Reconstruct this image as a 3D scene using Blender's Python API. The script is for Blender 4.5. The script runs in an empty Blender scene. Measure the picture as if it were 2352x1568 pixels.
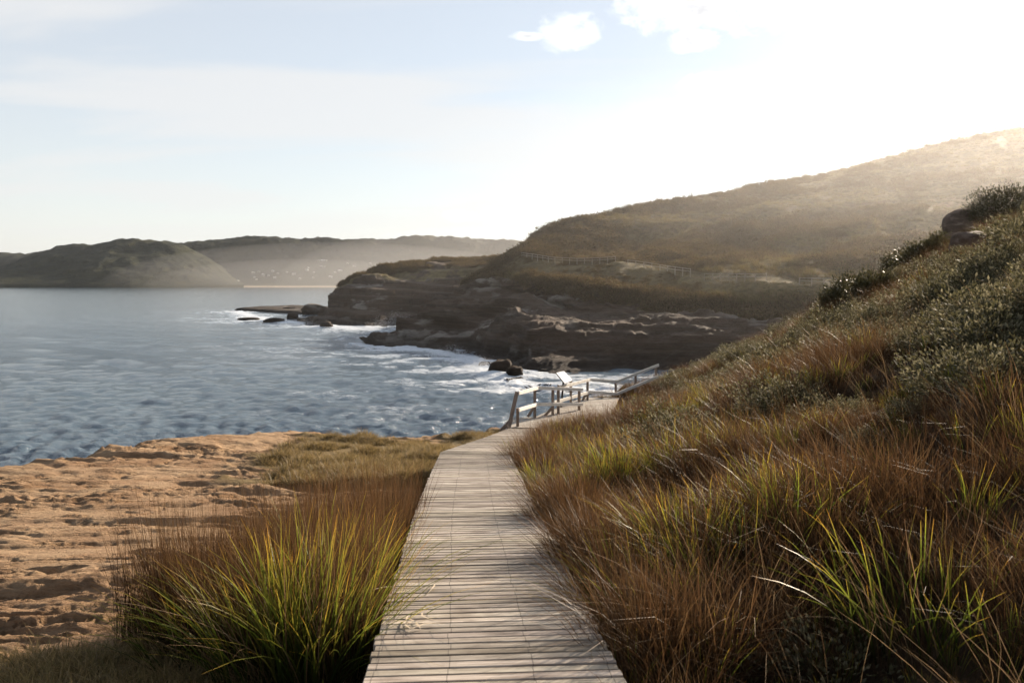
import bpy, bmesh, math, random
import numpy as np
from mathutils import Vector, Matrix
from mathutils.bvhtree import BVHTree

random.seed(7); rng = np.random.default_rng(11)
S = bpy.context.scene
COL = S.collection

# ------------------------------------------------------------------ camera
E = 11.0                      # eye height above the sea
F = 1829.0                    # focal length in pixels of a 2352 wide frame (28 mm)
PITCH = math.radians(4.25)
cam_d = bpy.data.cameras.new('camera'); cam = bpy.data.objects.new('camera', cam_d); COL.objects.link(cam)
cam.location = (0, 0, E); cam.rotation_euler = (math.pi/2 - PITCH, 0, 0)
cam_d.lens = 28.0; cam_d.sensor_width = 36.0; cam_d.clip_start = 0.05; cam_d.clip_end = 30000
cam_d.dof.use_dof = True; cam_d.dof.focus_distance = 8.0; cam_d.dof.aperture_fstop = 4.5
S.camera = cam

# ------------------------------------------------------------------ light
SUN_EL, SUN_AZ = math.radians(18.5), math.radians(37.0)     # azimuth: clockwise from straight ahead (+Y)
sd = bpy.data.lights.new('sun', 'SUN'); sun = bpy.data.objects.new('sun', sd); COL.objects.link(sun)
sd.energy = 5.0; sd.angle = math.radians(0.5); sd.color = (1.0, 0.84, 0.66)
sdir = Vector((math.sin(SUN_AZ)*math.cos(SUN_EL), math.cos(SUN_AZ)*math.cos(SUN_EL), math.sin(SUN_EL)))
sun.rotation_euler = sdir.to_track_quat('Z', 'Y').to_euler(); sun.location = (30, 40, 60)

S.view_settings.view_transform = 'Standard'; S.view_settings.look = 'None'
S.view_settings.gamma = 1.0; S.view_settings.use_curve_mapping = False
S.view_settings.exposure = 1.28
S.cycles.max_bounces = 5; S.cycles.diffuse_bounces = 2; S.cycles.use_adaptive_sampling = True; S.cycles.adaptive_threshold = 0.02; S.cycles.glossy_bounces = 2
S.cycles.transmission_bounces = 4; S.cycles.transparent_max_bounces = 8; S.cycles.volume_bounces = 0
S.cycles.use_denoising = True; S.cycles.sample_clamp_indirect = 6.0
S.cycles.caustics_reflective = False; S.cycles.caustics_refractive = False


# ------------------------------------------------------------------ node helpers
class NT:
    def __init__(s, nt): s.t = nt; s.n = nt.nodes; s.l = nt.links
    def node(s, typ, **kw):
        n = s.n.new(typ)
        for k, v in kw.items(): setattr(n, k, v)
        return n
    def put(s, sock, v):
        if v is None: return
        if hasattr(v, 'is_output'): s.l.new(v, sock)
        else: sock.default_value = v
    def math(s, op, a, b=None, c=None, clamp=False):
        n = s.node('ShaderNodeMath', operation=op, use_clamp=clamp)
        for i, v in enumerate((a, b, c)): s.put(n.inputs[i], v)
        return n.outputs[0]
    def vmath(s, op, a, b=None):
        n = s.node('ShaderNodeVectorMath', operation=op); s.put(n.inputs[0], a); s.put(n.inputs[1], b)
        return n.outputs['Value'] if op in ('DOT_PRODUCT', 'LENGTH') else n.outputs[0]
    def mix(s, f, a, b, mode='MIX'):
        n = s.node('ShaderNodeMix', data_type='RGBA', blend_type=mode); n.clamp_factor = True
        s.put(n.inputs[0], f); s.put(n.inputs[6], a); s.put(n.inputs[7], b); return n.outputs[2]
    def noise(s, vec, scale, detail=4, rough=0.55, dist=0.0):
        n = s.node('ShaderNodeTexNoise'); s.put(n.inputs['Vector'], vec)
        n.inputs['Scale'].default_value = scale; n.inputs['Detail'].default_value = detail
        n.inputs['Roughness'].default_value = rough; n.inputs['Distortion'].default_value = dist
        return n.outputs['Fac']
    def ramp(s, f, stops):
        n = s.node('ShaderNodeValToRGB'); r = n.color_ramp
        while len(r.elements) < len(stops): r.elements.new(0.5)
        for e, (p, c) in zip(r.elements, stops):
            e.position = p; e.color = (*c, 1) if len(c) == 3 else c
        s.put(n.inputs[0], f); return n.outputs[0]
    def smooth(s, v, a, b):
        n = s.node('ShaderNodeMapRange', interpolation_type='SMOOTHSTEP'); s.put(n.inputs[0], v)
        n.inputs[1].default_value = a; n.inputs[2].default_value = b; return n.outputs[0]
    def attr(s, name, out='Fac'):
        n = s.node('ShaderNodeAttribute', attribute_name=name); return n.outputs[out]
    def scale(s, vec, xyz):
        return s.vmath('MULTIPLY', vec, xyz)
    def bump(s, h, strength=0.5, dist=0.02):
        n = s.node('ShaderNodeBump'); s.put(n.inputs['Height'], h)
        n.inputs['Strength'].default_value = strength; n.inputs['Distance'].default_value = dist; return n.outputs[0]


def material(name):
    m = bpy.data.materials.new(name); m.use_nodes = True
    t = NT(m.node_tree); t.n.clear()
    t.out = t.node('ShaderNodeOutputMaterial'); return m, t

def principled(t, col, rough=0.8, spec=0.3, normal=None, metal=0.0):
    b = t.node('ShaderNodeBsdfPrincipled')
    t.put(b.inputs['Base Color'], (*col, 1) if isinstance(col, tuple) and len(col) == 3 else col)
    t.put(b.inputs['Roughness'], rough); t.put(b.inputs['Specular IOR Level'], spec); t.put(b.inputs['Metallic'], metal)
    if normal is not None: t.put(b.inputs['Normal'], normal)
    return b.outputs[0]

# ------------------------------------------------------------------ pixel rays -> places
def ray(px, py):
    px = np.asarray(px, float); py = np.asarray(py, float)
    a = (px-1176)/F; b = (784-py)/F
    up = b*math.cos(PITCH) - math.sin(PITCH); fw = math.cos(PITCH) + b*math.sin(PITCH)
    return a/fw, up/fw
def P(px, py, Y):
    a, u = ray(px, py); Y = np.asarray(Y, float)
    return np.stack(np.broadcast_arrays(a*Y, Y, E + u*Y), -1)
def Psea(px, py, z=0.0):
    a, u = ray(px, py); Y = (z-E)/np.minimum(u, -1e-4); return np.stack([a*Y, Y, np.full_like(Y, z)], -1)

# ------------------------------------------------------------------ world: daylight sky with cirrus and small cumulus
W = bpy.data.worlds.new('World'); S.world = W; W.use_nodes = True
t = NT(W.node_tree); t.n.clear()
wo = t.node('ShaderNodeOutputWorld'); bg = t.node('ShaderNodeBackground')
sky = t.node('ShaderNodeTexSky', sky_type='NISHITA'); sky.sun_disc = False
sky.sun_elevation = SUN_EL; sky.sun_rotation = SUN_AZ; sky.altitude = 10
sky.air_density = 1.0; sky.dust_density = 0.06; sky.ozone_density = 1.0
dirv = t.node('ShaderNodeTexCoord').outputs['Generated']
sep = t.node('ShaderNodeSeparateXYZ'); t.put(sep.inputs[0], dirv)
zz = t.math('ADD', t.math('MAXIMUM', sep.outputs[2], 0.0), 0.16)
pl = t.node('ShaderNodeCombineXYZ'); t.put(pl.inputs[0], t.math('DIVIDE', sep.outputs[0], zz)); t.put(pl.inputs[1], t.math('DIVIDE', sep.outputs[1], zz))
mp = t.node('ShaderNodeMapping'); t.put(mp.inputs[0], pl.outputs[0])
mp.inputs['Rotation'].default_value = (0, 0, math.radians(55.077)); mp.inputs['Scale'].default_value = (0.4922, 1.5, 1)
mp.inputs['Location'].default_value = (0.93974, -2.61415, 0)
ci = t.noise(mp.outputs[0], 0.95, 5, 0.5, 0.5)
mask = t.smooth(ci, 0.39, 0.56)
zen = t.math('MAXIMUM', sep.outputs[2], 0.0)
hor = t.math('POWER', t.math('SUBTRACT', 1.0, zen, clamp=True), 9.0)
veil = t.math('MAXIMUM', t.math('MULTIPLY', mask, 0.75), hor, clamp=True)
skyc = sky.outputs[0]
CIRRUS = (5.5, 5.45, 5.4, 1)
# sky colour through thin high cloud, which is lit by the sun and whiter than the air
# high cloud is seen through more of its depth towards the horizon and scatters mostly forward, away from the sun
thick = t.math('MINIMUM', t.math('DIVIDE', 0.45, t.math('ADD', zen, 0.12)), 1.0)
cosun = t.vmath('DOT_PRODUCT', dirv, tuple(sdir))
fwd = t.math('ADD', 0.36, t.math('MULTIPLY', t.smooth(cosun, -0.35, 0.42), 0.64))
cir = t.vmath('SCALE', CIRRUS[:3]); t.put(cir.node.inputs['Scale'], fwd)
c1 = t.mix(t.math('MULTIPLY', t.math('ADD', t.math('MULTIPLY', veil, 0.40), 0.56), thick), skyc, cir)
blobs = [  # cumulus: px, py, half width, half height
    (1585, 8, 125, 50), (1870, 10, 175, 46), (1310, 78, 58, 34), (1215, 84, 34, 9), (1592, 94, 48, 24),
    (1638, 190, 60, 20), (1805, 203, 55, 34), (1910, 100, 24, 12), (2022, 148, 44, 16), (1625, 300, 175, 46),
    (1500, 320, 60, 18), (1735, 340, 60, 26), (1470, 440, 100, 22), (1290, 485, 90, 17), (1060, 495, 36, 11), (1130, 490, 26, 14), (1480, 400, 50, 10), (2130, 330, 50, 12),
    (-700, 250, 240, 60), (3200, 300, 300, 80), (2900, -200, 200, 70), (500, -700, 300, 60), (1700, -900, 320, 70)]
dn = t.noise(t.scale(dirv, (1, 1, 1.5)), 30, 7, 0.62, 0.4)
acc = None
for (bx, by, rx, ry) in blobs:
    a_, u_ = ray(bx, by); d0 = Vector((float(a_), 1, float(u_))).normalized()
    if by < -600: d0 = Vector((float(a_)*0.6, 0.35, 0.8)).normalized()
    rgt = d0.cross(Vector((0, 0, 1))).normalized(); upv = rgt.cross(d0).normalized()
    k = 1.25*F
    vu = t.math('MULTIPLY', t.vmath('DOT_PRODUCT', dirv, tuple(rgt)), k/(rx*1.1)/1.1)
    vv = t.math('MULTIPLY', t.vmath('DOT_PRODUCT', dirv, tuple(upv)), k/(ry*1.1)/1.1)
    fr = t.math('MULTIPLY', t.math('SUBTRACT', 1.0, t.vmath('DOT_PRODUCT', dirv, tuple(d0))), 4.0)
    q = t.math('SUBTRACT', 1.0, t.math('ADD', t.math('ADD', t.math('MULTIPLY', vu, vu), t.math('MULTIPLY', vv, vv)), fr))
    acc = q if acc is None else t.math('MAXIMUM', acc, q)
body = t.math('ADD', t.math('MAXIMUM', acc, -5.0), t.math('MULTIPLY', t.math('SUBTRACT', dn, 0.49), 5.0))
cm = t.smooth(body, -0.8, 1.5)
core = t.smooth(t.math('ADD', acc, t.math('MULTIPLY', t.math('SUBTRACT', dn, 0.5), 2.2)), 0.35, 1.25)
cc = t.mix(t.math('MULTIPLY', core, 0.7), (9.0, 8.9, 8.8, 1), (3.4, 3.4, 3.5, 1))
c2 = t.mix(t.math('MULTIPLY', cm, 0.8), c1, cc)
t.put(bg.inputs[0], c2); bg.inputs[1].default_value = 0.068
t.l.new(bg.outputs[0], wo.inputs[0])

# ------------------------------------------------------------------ noise
def _h(ix, iy, iz, seed):
    n = (ix.astype(np.int64)*374761393 + iy.astype(np.int64)*668265263 + iz.astype(np.int64)*2147483647 + seed*144269) & 0xFFFFFFFF
    n = ((n ^ (n >> 13)) * 1274126177) & 0xFFFFFFFF
    n = ((n ^ (n >> 15)) * 2246822519) & 0xFFFFFFFF
    return ((n ^ (n >> 16)) & 0xFFFFFF).astype(np.float64)/float(0xFFFFFF)
def vnoise(x, y, z=None, seed=0):
    x = np.asarray(x, float); y = np.asarray(y, float); z = np.zeros_like(x) if z is None else np.asarray(z, float)
    fx, fy, fz = np.floor(x), np.floor(y), np.floor(z); dx, dy, dz = x-fx, y-fy, z-fz
    ux, uy, uz = [d*d*d*(d*(d*6-15)+10) for d in (dx, dy, dz)]
    ix, iy, iz = fx.astype(np.int64), fy.astype(np.int64), fz.astype(np.int64)
    r = 0
    for a in (0, 1):
        wx = ux if a else 1-ux
        for b in (0, 1):
            wy = uy if b else 1-uy
            for c in (0, 1):
                wz = uz if c else 1-uz
                r = r + wx*wy*wz*_h(ix+a, iy+b, iz+c, seed)
    return r*2-1
def fbm(x, y, z=None, oct=4, seed=0, gain=0.5):
    r = 0; a = 1.0; f = 1.0
    for o in range(oct):
        r = r + a*vnoise(np.asarray(x)*f+o*17.3, np.asarray(y)*f-o*9.1, None if z is None else np.asarray(z)*f+o*5.7, seed+o)
        a *= gain; f *= 2.03
    return r
def sstep(a, b, x): q = np.clip((x-a)/(b-a), 0, 1); return q*q*(3-2*q)

# ------------------------------------------------------------------ objects
def setp(o, label=None, cat=None, group=None, kind=None):
    for k, v in (('label', label), ('category', cat), ('group', group), ('kind', kind)):
        if v: o[k] = v
    return o
def link(name, me, mat=None, parent=None, loc=None):
    o = bpy.data.objects.new(name, me); COL.objects.link(o)
    if mat is not None and not me.materials: me.materials.append(mat)
    if parent is not None: o.parent = parent
    if loc is not None: o.location = loc
    return o
def empty(name, loc, label=None, cat=None, group=None, kind=None, rz=0):
    o = bpy.data.objects.new(name, None); COL.objects.link(o); o.location = loc; o.rotation_euler = (0, 0, rz)
    o.empty_display_size = 0.2
    return setp(o, label, cat, group, kind)
def mesh_np(name, v, f, smooth=True, uv=None, attrs=None):
    me = bpy.data.meshes.new(name); v = np.asarray(v, np.float32); f = np.asarray(f, np.int32)
    k = f.shape[1]
    me.vertices.add(len(v)); me.vertices.foreach_set('co', v.ravel())
    me.loops.add(f.size); me.loops.foreach_set('vertex_index', f.ravel())
    me.polygons.add(len(f)); me.polygons.foreach_set('loop_start', np.arange(0, f.size, k, dtype=np.int32))
    me.update(calc_edges=True)
    me.polygons.foreach_set('use_smooth', np.full(len(f), smooth))
    if uv is not None:
        l = me.uv_layers.new(name='UVMap'); l.data.foreach_set('uv', np.asarray(uv, np.float32)[f.ravel()].ravel())
    for k2, a in (attrs or {}).items():
        at = me.attributes.new(k2, 'FLOAT', 'POINT'); at.data.foreach_set('value', np.asarray(a, np.float32).ravel())
    me.validate(); return me
def grid_faces(nr, nc, flip=False):
    i = np.arange(nr-1)[:, None]*nc + np.arange(nc-1)[None, :]
    f = np.stack([i, i+1, i+nc+1, i+nc], -1).reshape(-1, 4)
    return f[:, ::-1] if flip else f

def box_data(sx, sy, sz):
    v = np.array([[x, y, z] for x in (-.5, .5) for y in (-.5, .5) for z in (-.5, .5)])*[sx, sy, sz]
    f = np.array([[0, 1, 3, 2], [4, 6, 7, 5], [0, 4, 5, 1], [2, 3, 7, 6], [0, 2, 6, 4], [1, 5, 7, 3]]); return v, f
def bm_box(bm, size, mat4, bevel=0.0):
    r = bmesh.ops.create_cube(bm, size=1.0, matrix=mat4 @ Matrix.Diagonal((*size, 1)))
    return r['verts']
def bev_box(name, sx, sy, sz, bevel=0.006):
    bm = bmesh.new(); bmesh.ops.create_cube(bm, size=1.0, matrix=Matrix.Diagonal((sx, sy, sz, 1)))
    if bevel: bmesh.ops.bevel(bm, geom=bm.edges[:], offset=bevel, segments=1, affect='EDGES')
    me = bpy.data.meshes.new(name); bm.to_mesh(me); bm.free(); return me
def beam_mesh(name, p, q, w, h, up=Vector((0, 0, 1)), origin=Vector((0, 0, 0)), bevel=0.006):
    p, q = Vector(p), Vector(q); d = q-p; L = d.length; y = d.normalized()
    x = y.cross(up).normalized(); z = x.cross(y).normalized()
    R = Matrix((x, y, z)).transposed().to_4x4()
    me = bev_box(name, w, L, h, bevel); me.transform(Matrix.Translation((p+q)/2 - origin) @ R); return me

# ------------------------------------------------------------------ boardwalk line
HT = np.array([(-3, 1.02), (0, 1.33), (3.2, 1.665), (4.1, 1.75), (4.65, 1.80), (6.3, 1.965), (7.4, 2.09), (10.1, 2.40), (12.6, 2.72), (17, 3.38), (21, 3.98), (24.5, 4.50), (31, 4.70), (40, 4.9)])
def deckH(Y): return np.interp(Y, HT[:, 0], HT[:, 1])
CX = np.array([(-3, .28), (0, .11), (3.33, -.081), (7.4, -.345), (12.6, -.60), (17.5, -.08), (24.5, .52)])
def deckX(Y): return np.interp(Y, CX[:, 0], CX[:, 1])
DW = 1.10

# ------------------------------------------------------------------ near land: a height field
ctrl = []
for Y in (-3, 0, 3.3, 7.4, 12.6, 17, 21, 24.5): ctrl.append((float(deckX(Y)), Y, -float(deckH(Y))-.42))
for Y in (3.3, 7.4, 12.6, 17, 21): ctrl.append((float(deckX(Y))+1.0, Y, -float(deckH(Y))-.20))
ctrl += [(3, 30, -5.5), (1.5, 28, -5.4), (4.3, 33.4, -5.05), (6.3, 34.6, -4.55)]
ctrl += [(-20, 8, -3.7), (-34, -2, -4.0), (0, -6, -1.1), (-6, -4, -2.1), (7, -4, .9), (14, -3, 3.2)]
ctrl += [(2.06, 3.1, -1.62), (4, 5, -1.0), (6.5, 10, -.35), (3, 10, -1.85), (13, 20, 1.0), (6, 20, -2.3), (20, 30, 2.6), (10, 28, -1.75), (2.6, 20, -3.95), (1.6, 16, -3.4), (28, 30, 5.6), (24, 14, 6.0), (3.5, 26, -4.75), (2.3, 22.3, -4.5), (1.7, 20, -4.1), (2.9, 24, -4.75)]
for (px, py, Y) in [(1420, 905, 31), (1510, 875, 31.8), (1600, 835, 33), (1700, 803, 35), (1800, 757, 36.5), (1900, 720, 38), (2000, 672, 40), (2100, 606, 42), (2200, 566, 44), (2300, 492, 46), (2352, 465, 48), (2600, 330, 56)]:
    p = P(px, py, Y); ctrl.append((p[0], p[1], p[2]-E-.5))
edgeL = [(0, 1065, 14.9), (150, 1047, 16.0), (350, 1018, 18.2), (520, 998, 20.3), (700, 988, 22.5), (850, 998, 22.8), (1000, 1003, 23), (1150, 985, 25.5)]
for e in edgeL: p = P(*e); ctrl.append((p[0], p[1]-.25, p[2]-E))
for e in [(0, 1568, 4.4), (0, 1300, 7.4), (400, 1400, 5.9), (600, 1200, 9.4), (300, 1150, 11.2)]: p = P(*e); ctrl.append((p[0], p[1], p[2]-E))
ctrl = np.array(ctrl)
def _tk(d2): return np.where(d2 > 1e-12, d2*np.log(np.maximum(d2, 1e-12)), 0)
n_ = len(ctrl); K = _tk(((ctrl[:, None, :2]-ctrl[None, :, :2])**2).sum(-1)) + np.eye(n_)*0.6
A_ = np.zeros((n_+3, n_+3)); A_[:n_, :n_] = K; A_[:n_, n_] = 1; A_[:n_, n_+1:] = ctrl[:, :2]; A_[n_:, :n_] = A_[:n_, n_:].T
sol = np.linalg.solve(A_, np.r_[ctrl[:, 2], 0, 0, 0])
def tps(X, Y):
    sh = X.shape; X = X.ravel(); Y = Y.ravel(); out = np.empty_like(X)
    for i in range(0, len(X), 60000):
        x, y = X[i:i+60000], Y[i:i+60000]
        d2 = (x[:, None]-ctrl[None, :, 0])**2 + (y[:, None]-ctrl[None, :, 1])**2
        out[i:i+60000] = _tk(d2) @ sol[:n_] + sol[n_] + sol[n_+1]*x + sol[n_+2]*y
    return out.reshape(sh)
EDGE = [(-60, -14), (-40, -5), (-25, 6), (-16, 11.2)] + [tuple(P(*e)[:2]) for e in edgeL] + [(1.2, 30.6), (4.2, 34.2), (8, 36.6), (12, 39.4), (17, 42.6), (22, 46), (31, 51.5), (45, 61), (75, 80)]
EDGE = np.array([(float(a), float(b)) for a, b in EDGE])
def edge_dist(X, Y):
    best = np.full(X.shape, 1e9); sgn = np.ones(X.shape)
    for (a, b) in zip(EDGE[:-1], EDGE[1:]):
        d = b-a; L2 = (d**2).sum(); tt = np.clip(((X-a[0])*d[0]+(Y-a[1])*d[1])/L2, 0, 1)
        qx, qy = a[0]+tt*d[0], a[1]+tt*d[1]; dd = np.hypot(X-qx, Y-qy)
        cr = d[0]*(Y-a[1]) - d[1]*(X-a[0]); m = dd < best
        best = np.where(m, dd, best); sgn = np.where(m, np.sign(cr), sgn)
    return best*sgn
def inpoly(X, Y, poly):
    r = np.zeros(X.shape, bool); n = len(poly); j = n-1
    for i in range(n):
        xi, yi = poly[i]; xj, yj = poly[j]
        r ^= ((yi > Y) != (yj > Y)) & (X < (xj-xi)*(Y-yi)/(yj-yi+1e-9)+xi); j = i
    return r
def polydist(X, Y, poly):     # > 0 inside
    best = np.full(X.shape, 1e9)
    for i in range(len(poly)):
        a = np.array(poly[i]); b = np.array(poly[(i+1) % len(poly)]); d = b-a
        tt = np.clip(((X-a[0])*d[0]+(Y-a[1])*d[1])/(d**2).sum(), 0, 1)
        best = np.minimum(best, np.hypot(X-a[0]-tt*d[0], Y-a[1]-tt*d[1]))
    return np.where(inpoly(X, Y, poly), best, -best)
TURF = [tuple(P(575, 1078, 13.2)[:2]), tuple(P(640, 1040, 16.5)[:2]), tuple(P(720, 1004, 21)[:2]), tuple(P(1000, 1003, 22)[:2]), tuple(P(1160, 985, 25)[:2]), (-.35, 19), (-1.1, 13), (-1.6, 11.8), (-2.9, 12.2)]
RUSH = [(-.74, 3.9), (-.97, 7.7), (-1.7, 7.7), (-2.1, 6.2), (-2.45, 4.9), (-1.6, 4.3)]
LAWN = [(-3.1, 4.5), (-2.2, 3.3), (-1.3, 2.2), (-.6, 2.0), (-.7, 4.0), (-1.6, 5.2)]
STEP_POLYS = []
def ground(X, Y):
    X = np.asarray(X, float); Y = np.asarray(Y, float)
    base = tps(X, Y)
    dx = X-deckX(Y)
    right = sstep(0.2, 0.9, dx) * (Y < 200)
    turf = sstep(-.35, .35, polydist(X, Y, TURF) + .7*fbm(X*.9, Y*.9, oct=3, seed=5))
    rush = np.maximum(sstep(-.3, .3, polydist(X, Y, RUSH)), sstep(-.3, .3, polydist(X, Y, LAWN)))
    rock = (1-right)*(1-turf)*(1-rush)
    # weathered sandstone: beds stepping down in thin ledges, eroded edges, ripples and pits
    wx = X + .6*fbm(X*.35, Y*.5, oct=3, seed=21); wy = Y + .30*fbm(X*.5, Y*.8, oct=4, seed=31)
    def beds(h, q, w, k): s_ = h/q; fl = np.floor(s_); fr = s_-fl; return (fl + np.clip((fr-.5)/w+.5, 0, 1)*k + fr*(1-k))*q
    h = .11*fbm(X*.16, Y*.34, oct=3, seed=2)
    tl = wy + .10*wx
    patch = sstep(-.35, .25, fbm(X*.45+9, Y*.75, oct=3, seed=61))
    terr = h + beds(.13*fbm(wx*.22, tl*1.0, oct=4, seed=4), .065, .08, .94)
    t2 = beds(.13*fbm(wx*.24, tl*2.3, oct=5, seed=8, gain=.5), .040, .07, .95)
    rdg = 1-np.abs(fbm(wx*.8, tl*4.6, oct=4, seed=17)); rdg = .075*np.clip(rdg-.5, 0, 1)
    rip = .015*np.sin((wy*21 + 3*fbm(X*.9, Y*.9, oct=2, seed=77)))*sstep(.0, .4, vnoise(X*.45, Y*.6, seed=88))
    rough = .020*fbm(X*5, Y*14, oct=4, seed=12, gain=.6)
    pits = -.045*sstep(.3, .6, fbm(wx*1.2, wy*3.4, oct=4, seed=71))
    crk = -.055*np.exp(-(fbm(wx*.26, tl*1.2, oct=4, seed=141)/.030)**2) - .05*np.exp(-(fbm(wx*.42+4, tl*2.8, oct=4, seed=151)/.045)**2)*patch - .03*np.exp(-(fbm(wx*.8+9, tl*6.0, oct=3, seed=161)/.07)**2)*sstep(-.2, .3, fbm(X*.6, Y, oct=2, seed=171))
    rk = 1.5*crk + .42*terr + .62*t2*(.35+.65*patch) + .6*rdg*patch + 1.2*rip + rough*(.15+.7*patch) 
    soft = .16*fbm(X*.8, Y*.8, oct=3, seed=3)
    tus = .16*np.maximum(0, fbm(X*1.5, Y*1.5, oct=3, seed=14))
    z = base + rk*rock + soft*right + turf*(tus+.05) + rush*.05
    # keep clear of the deck
    strip = 1-sstep(.58, .95, np.abs(dx)); strip = strip*(Y < 25)
    lim = -deckH(Y)-.30
    z = np.where(strip > 0, z*(1-strip)+np.minimum(z, lim)*strip, z)
    land = inpoly(X, Y, [(-.3, 23.3), (4.5, 23.3), (4.8, 33), (1, 31.5)])
    z = np.where(land, np.minimum(z, -5.1), z)
    d = edge_dist(X, Y)
    d = d + np.where(X < 1.5, .35*fbm(X*.7, Y*.7, oct=4, seed=41), .3*vnoise(X*.3, Y*.3, seed=42))
    wdt = np.interp(X, [-1, 3, 10], [3.2, 6, 16]); 
    k = sstep(0, 1, np.maximum(d, 0)/wdt)
    led = np.where(X < 4, .5*fbm(X*.6, Y*.6, z*1.0, oct=3, seed=44), 0)*k*(1-k)*3
    z = (z+E)*(1-k) + (-2.0)*k + led
    rock = np.maximum(rock, sstep(.05, .3, k)*(X < 6))
    return z, rock, turf, d
def gz(X, Y): return ground(np.atleast_1d(np.asarray(X, float)), np.atleast_1d(np.asarray(Y, float)))[0]

r = np.concatenate([np.geomspace(1.15, 3.6, 110)[:-1], np.geomspace(3.6, 26, 540)[:-1], np.geomspace(26, 100, 120)]); th = np.radians(np.linspace(-72, 72, 700))
RR, TH = np.meshgrid(r, th, indexing='ij'); X, Y = RR*np.sin(TH), RR*np.cos(TH)
Z, ROCK, TURFM, EDGED = ground(X, Y)
me = mesh_np('near_ground', np.stack([X, Y, Z], -1).reshape(-1, 3), grid_faces(len(r), len(th), True), attrs={'rock': ROCK, 'turf': TURFM})
m, t = material('sandstone_and_soil')
geo = t.node('ShaderNodeNewGeometry'); pos = geo.outputs['Position']
n1 = t.noise(pos, .8, 6, .6); n2 = t.noise(t.scale(pos, (.7, 4, 6)), 2.6, 8, .72, .9); n3 = t.noise(pos, 35, 3, .6)
sand = t.ramp(n1, [(.25, (.23, .13, .068)), (.42, (.33, .205, .115)), (.58, (.44, .30, .18)), (.8, (.28, .155, .085))])
sand = t.mix(t.math('MULTIPLY', t.smooth(n2, .48, .68), .8), sand, (.17, .10, .055, 1))
sand = t.mix(t.math('MULTIPLY', t.smooth(n3, .5, .8), .35), sand, (.16, .09, .045, 1))
soil = t.ramp(t.noise(pos, 6, 4), [(.3, (.035, .022, .012)), (.7, (.085, .055, .028))])
turfc = t.ramp(t.noise(pos, 5, 4), [(.3, (.12, .085, .035)), (.7, (.24, .17, .08))])
c = t.mix(t.attr('rock'), soil, sand); c = t.mix(t.attr('turf'), c, turfc)
hb = t.math('ADD', t.noise(t.scale(pos, (1, 2.2, 3)), 8, 9, .72), t.math('MULTIPLY', n3, .3))
t.l.new(principled(t, c, .9, .15, t.bump(hb, 1.0, .08)), t.out.inputs[0])
setp(link('ground', me, m), kind='structure')

# ------------------------------------------------------------------ lofted far land
def loft(rows, ncol, vs, smooth_rows=0):
    """rows: control polylines (px, py, Y or None for sea level); vs: samples per gap"""
    u = np.linspace(0, 1, ncol); G = []
    for r_ in rows:
        a = np.array([[p[0], p[1], (p[2] if p[2] is not None else float(Psea(p[0], p[1])[1]))] for p in r_], float)
        px = a[0, 0] + (a[-1, 0]-a[0, 0])*u
        w = P(px, np.interp(px, a[:, 0], a[:, 1]), np.interp(px, a[:, 0], a[:, 2]))
        G.append(w)
    G = np.array(G); out = []; V = []
    for i in range(len(G)-1):
        p0, p1, p2, p3 = G[max(i-1, 0)], G[i], G[i+1], G[min(i+2, len(G)-1)]
        for k in range(vs[i]):
            s = k/vs[i]
            cr = .5*((2*p1)+(-p0+p2)*s+(2*p0-5*p1+4*p2-p3)*s*s+(-p0+3*p1-3*p2+p3)*s**3)
            out.append(.5*cr+.5*(p1*(1-s)+p2*s)); V.append(i+s)
    out.append(G[-1]); V.append(len(G)-1)
    return np.array(out), np.array(V)
def smooth_cols(Gd, n):
    for _ in range(n):
        Gd[:, 1:-1] = Gd[:, 1:-1]*.5 + .25*(Gd[:, :-2]+Gd[:, 2:])
    return Gd
def normals(Gd):
    du = np.gradient(Gd, axis=1); dv = np.gradient(Gd, axis=0); n = np.cross(du, dv)
    n /= np.linalg.norm(n, axis=-1, keepdims=True)+1e-9; return n
def strata(x, y, z, seed, per=1.6):
    """ledges of bedded rock: metres of push in and out"""
    w = (z + .9*fbm(x*.05, y*.05, oct=3, seed=seed) + .04*x)/per; b = np.floor(w); fr = w-b
    band = vnoise(b*3.7, b*1.3, seed=seed+1)*1.1 + vnoise(x*.07+b*5, y*.07, b, seed=seed+2)*1.3
    nb = vnoise((b-1)*3.7, (b-1)*1.3, seed=seed+1)*1.1 + vnoise(x*.07+(b-1)*5, y*.07, b-1, seed=seed+2)*1.3
    k = np.clip(fr/.18, 0, 1); l = nb*(1-k)+band*k
    jx = x*.42+.6*fbm(x*.2, y*.2, z*.2, oct=2, seed=seed+7); cell = vnoise(np.floor(jx)*7.1+b*2.3, b*1.7+np.floor(y*.25)*3.1, seed=seed+8)
    return 1.05*l + .22*cell + .42*fbm(x*.35, y*.35, z*1.6, oct=4, seed=seed+5) + .8*fbm(x*.06, y*.06, z*.1, oct=2, seed=seed+6)
def ledges(x, y, z, seed, per):
    w = z/per + .5*fbm(x*.03, y*.03, oct=3, seed=seed) + .012*x; b = np.floor(w); fr = w-b
    tr = .35+.5*(vnoise(x*.05+b*9.1, y*.05, b*2.7, seed=seed+1)*.5+.5); q = np.clip((fr-tr)/(.16), 0, 1)
    return (b + .18*fr + .82*q - w)*per

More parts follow.
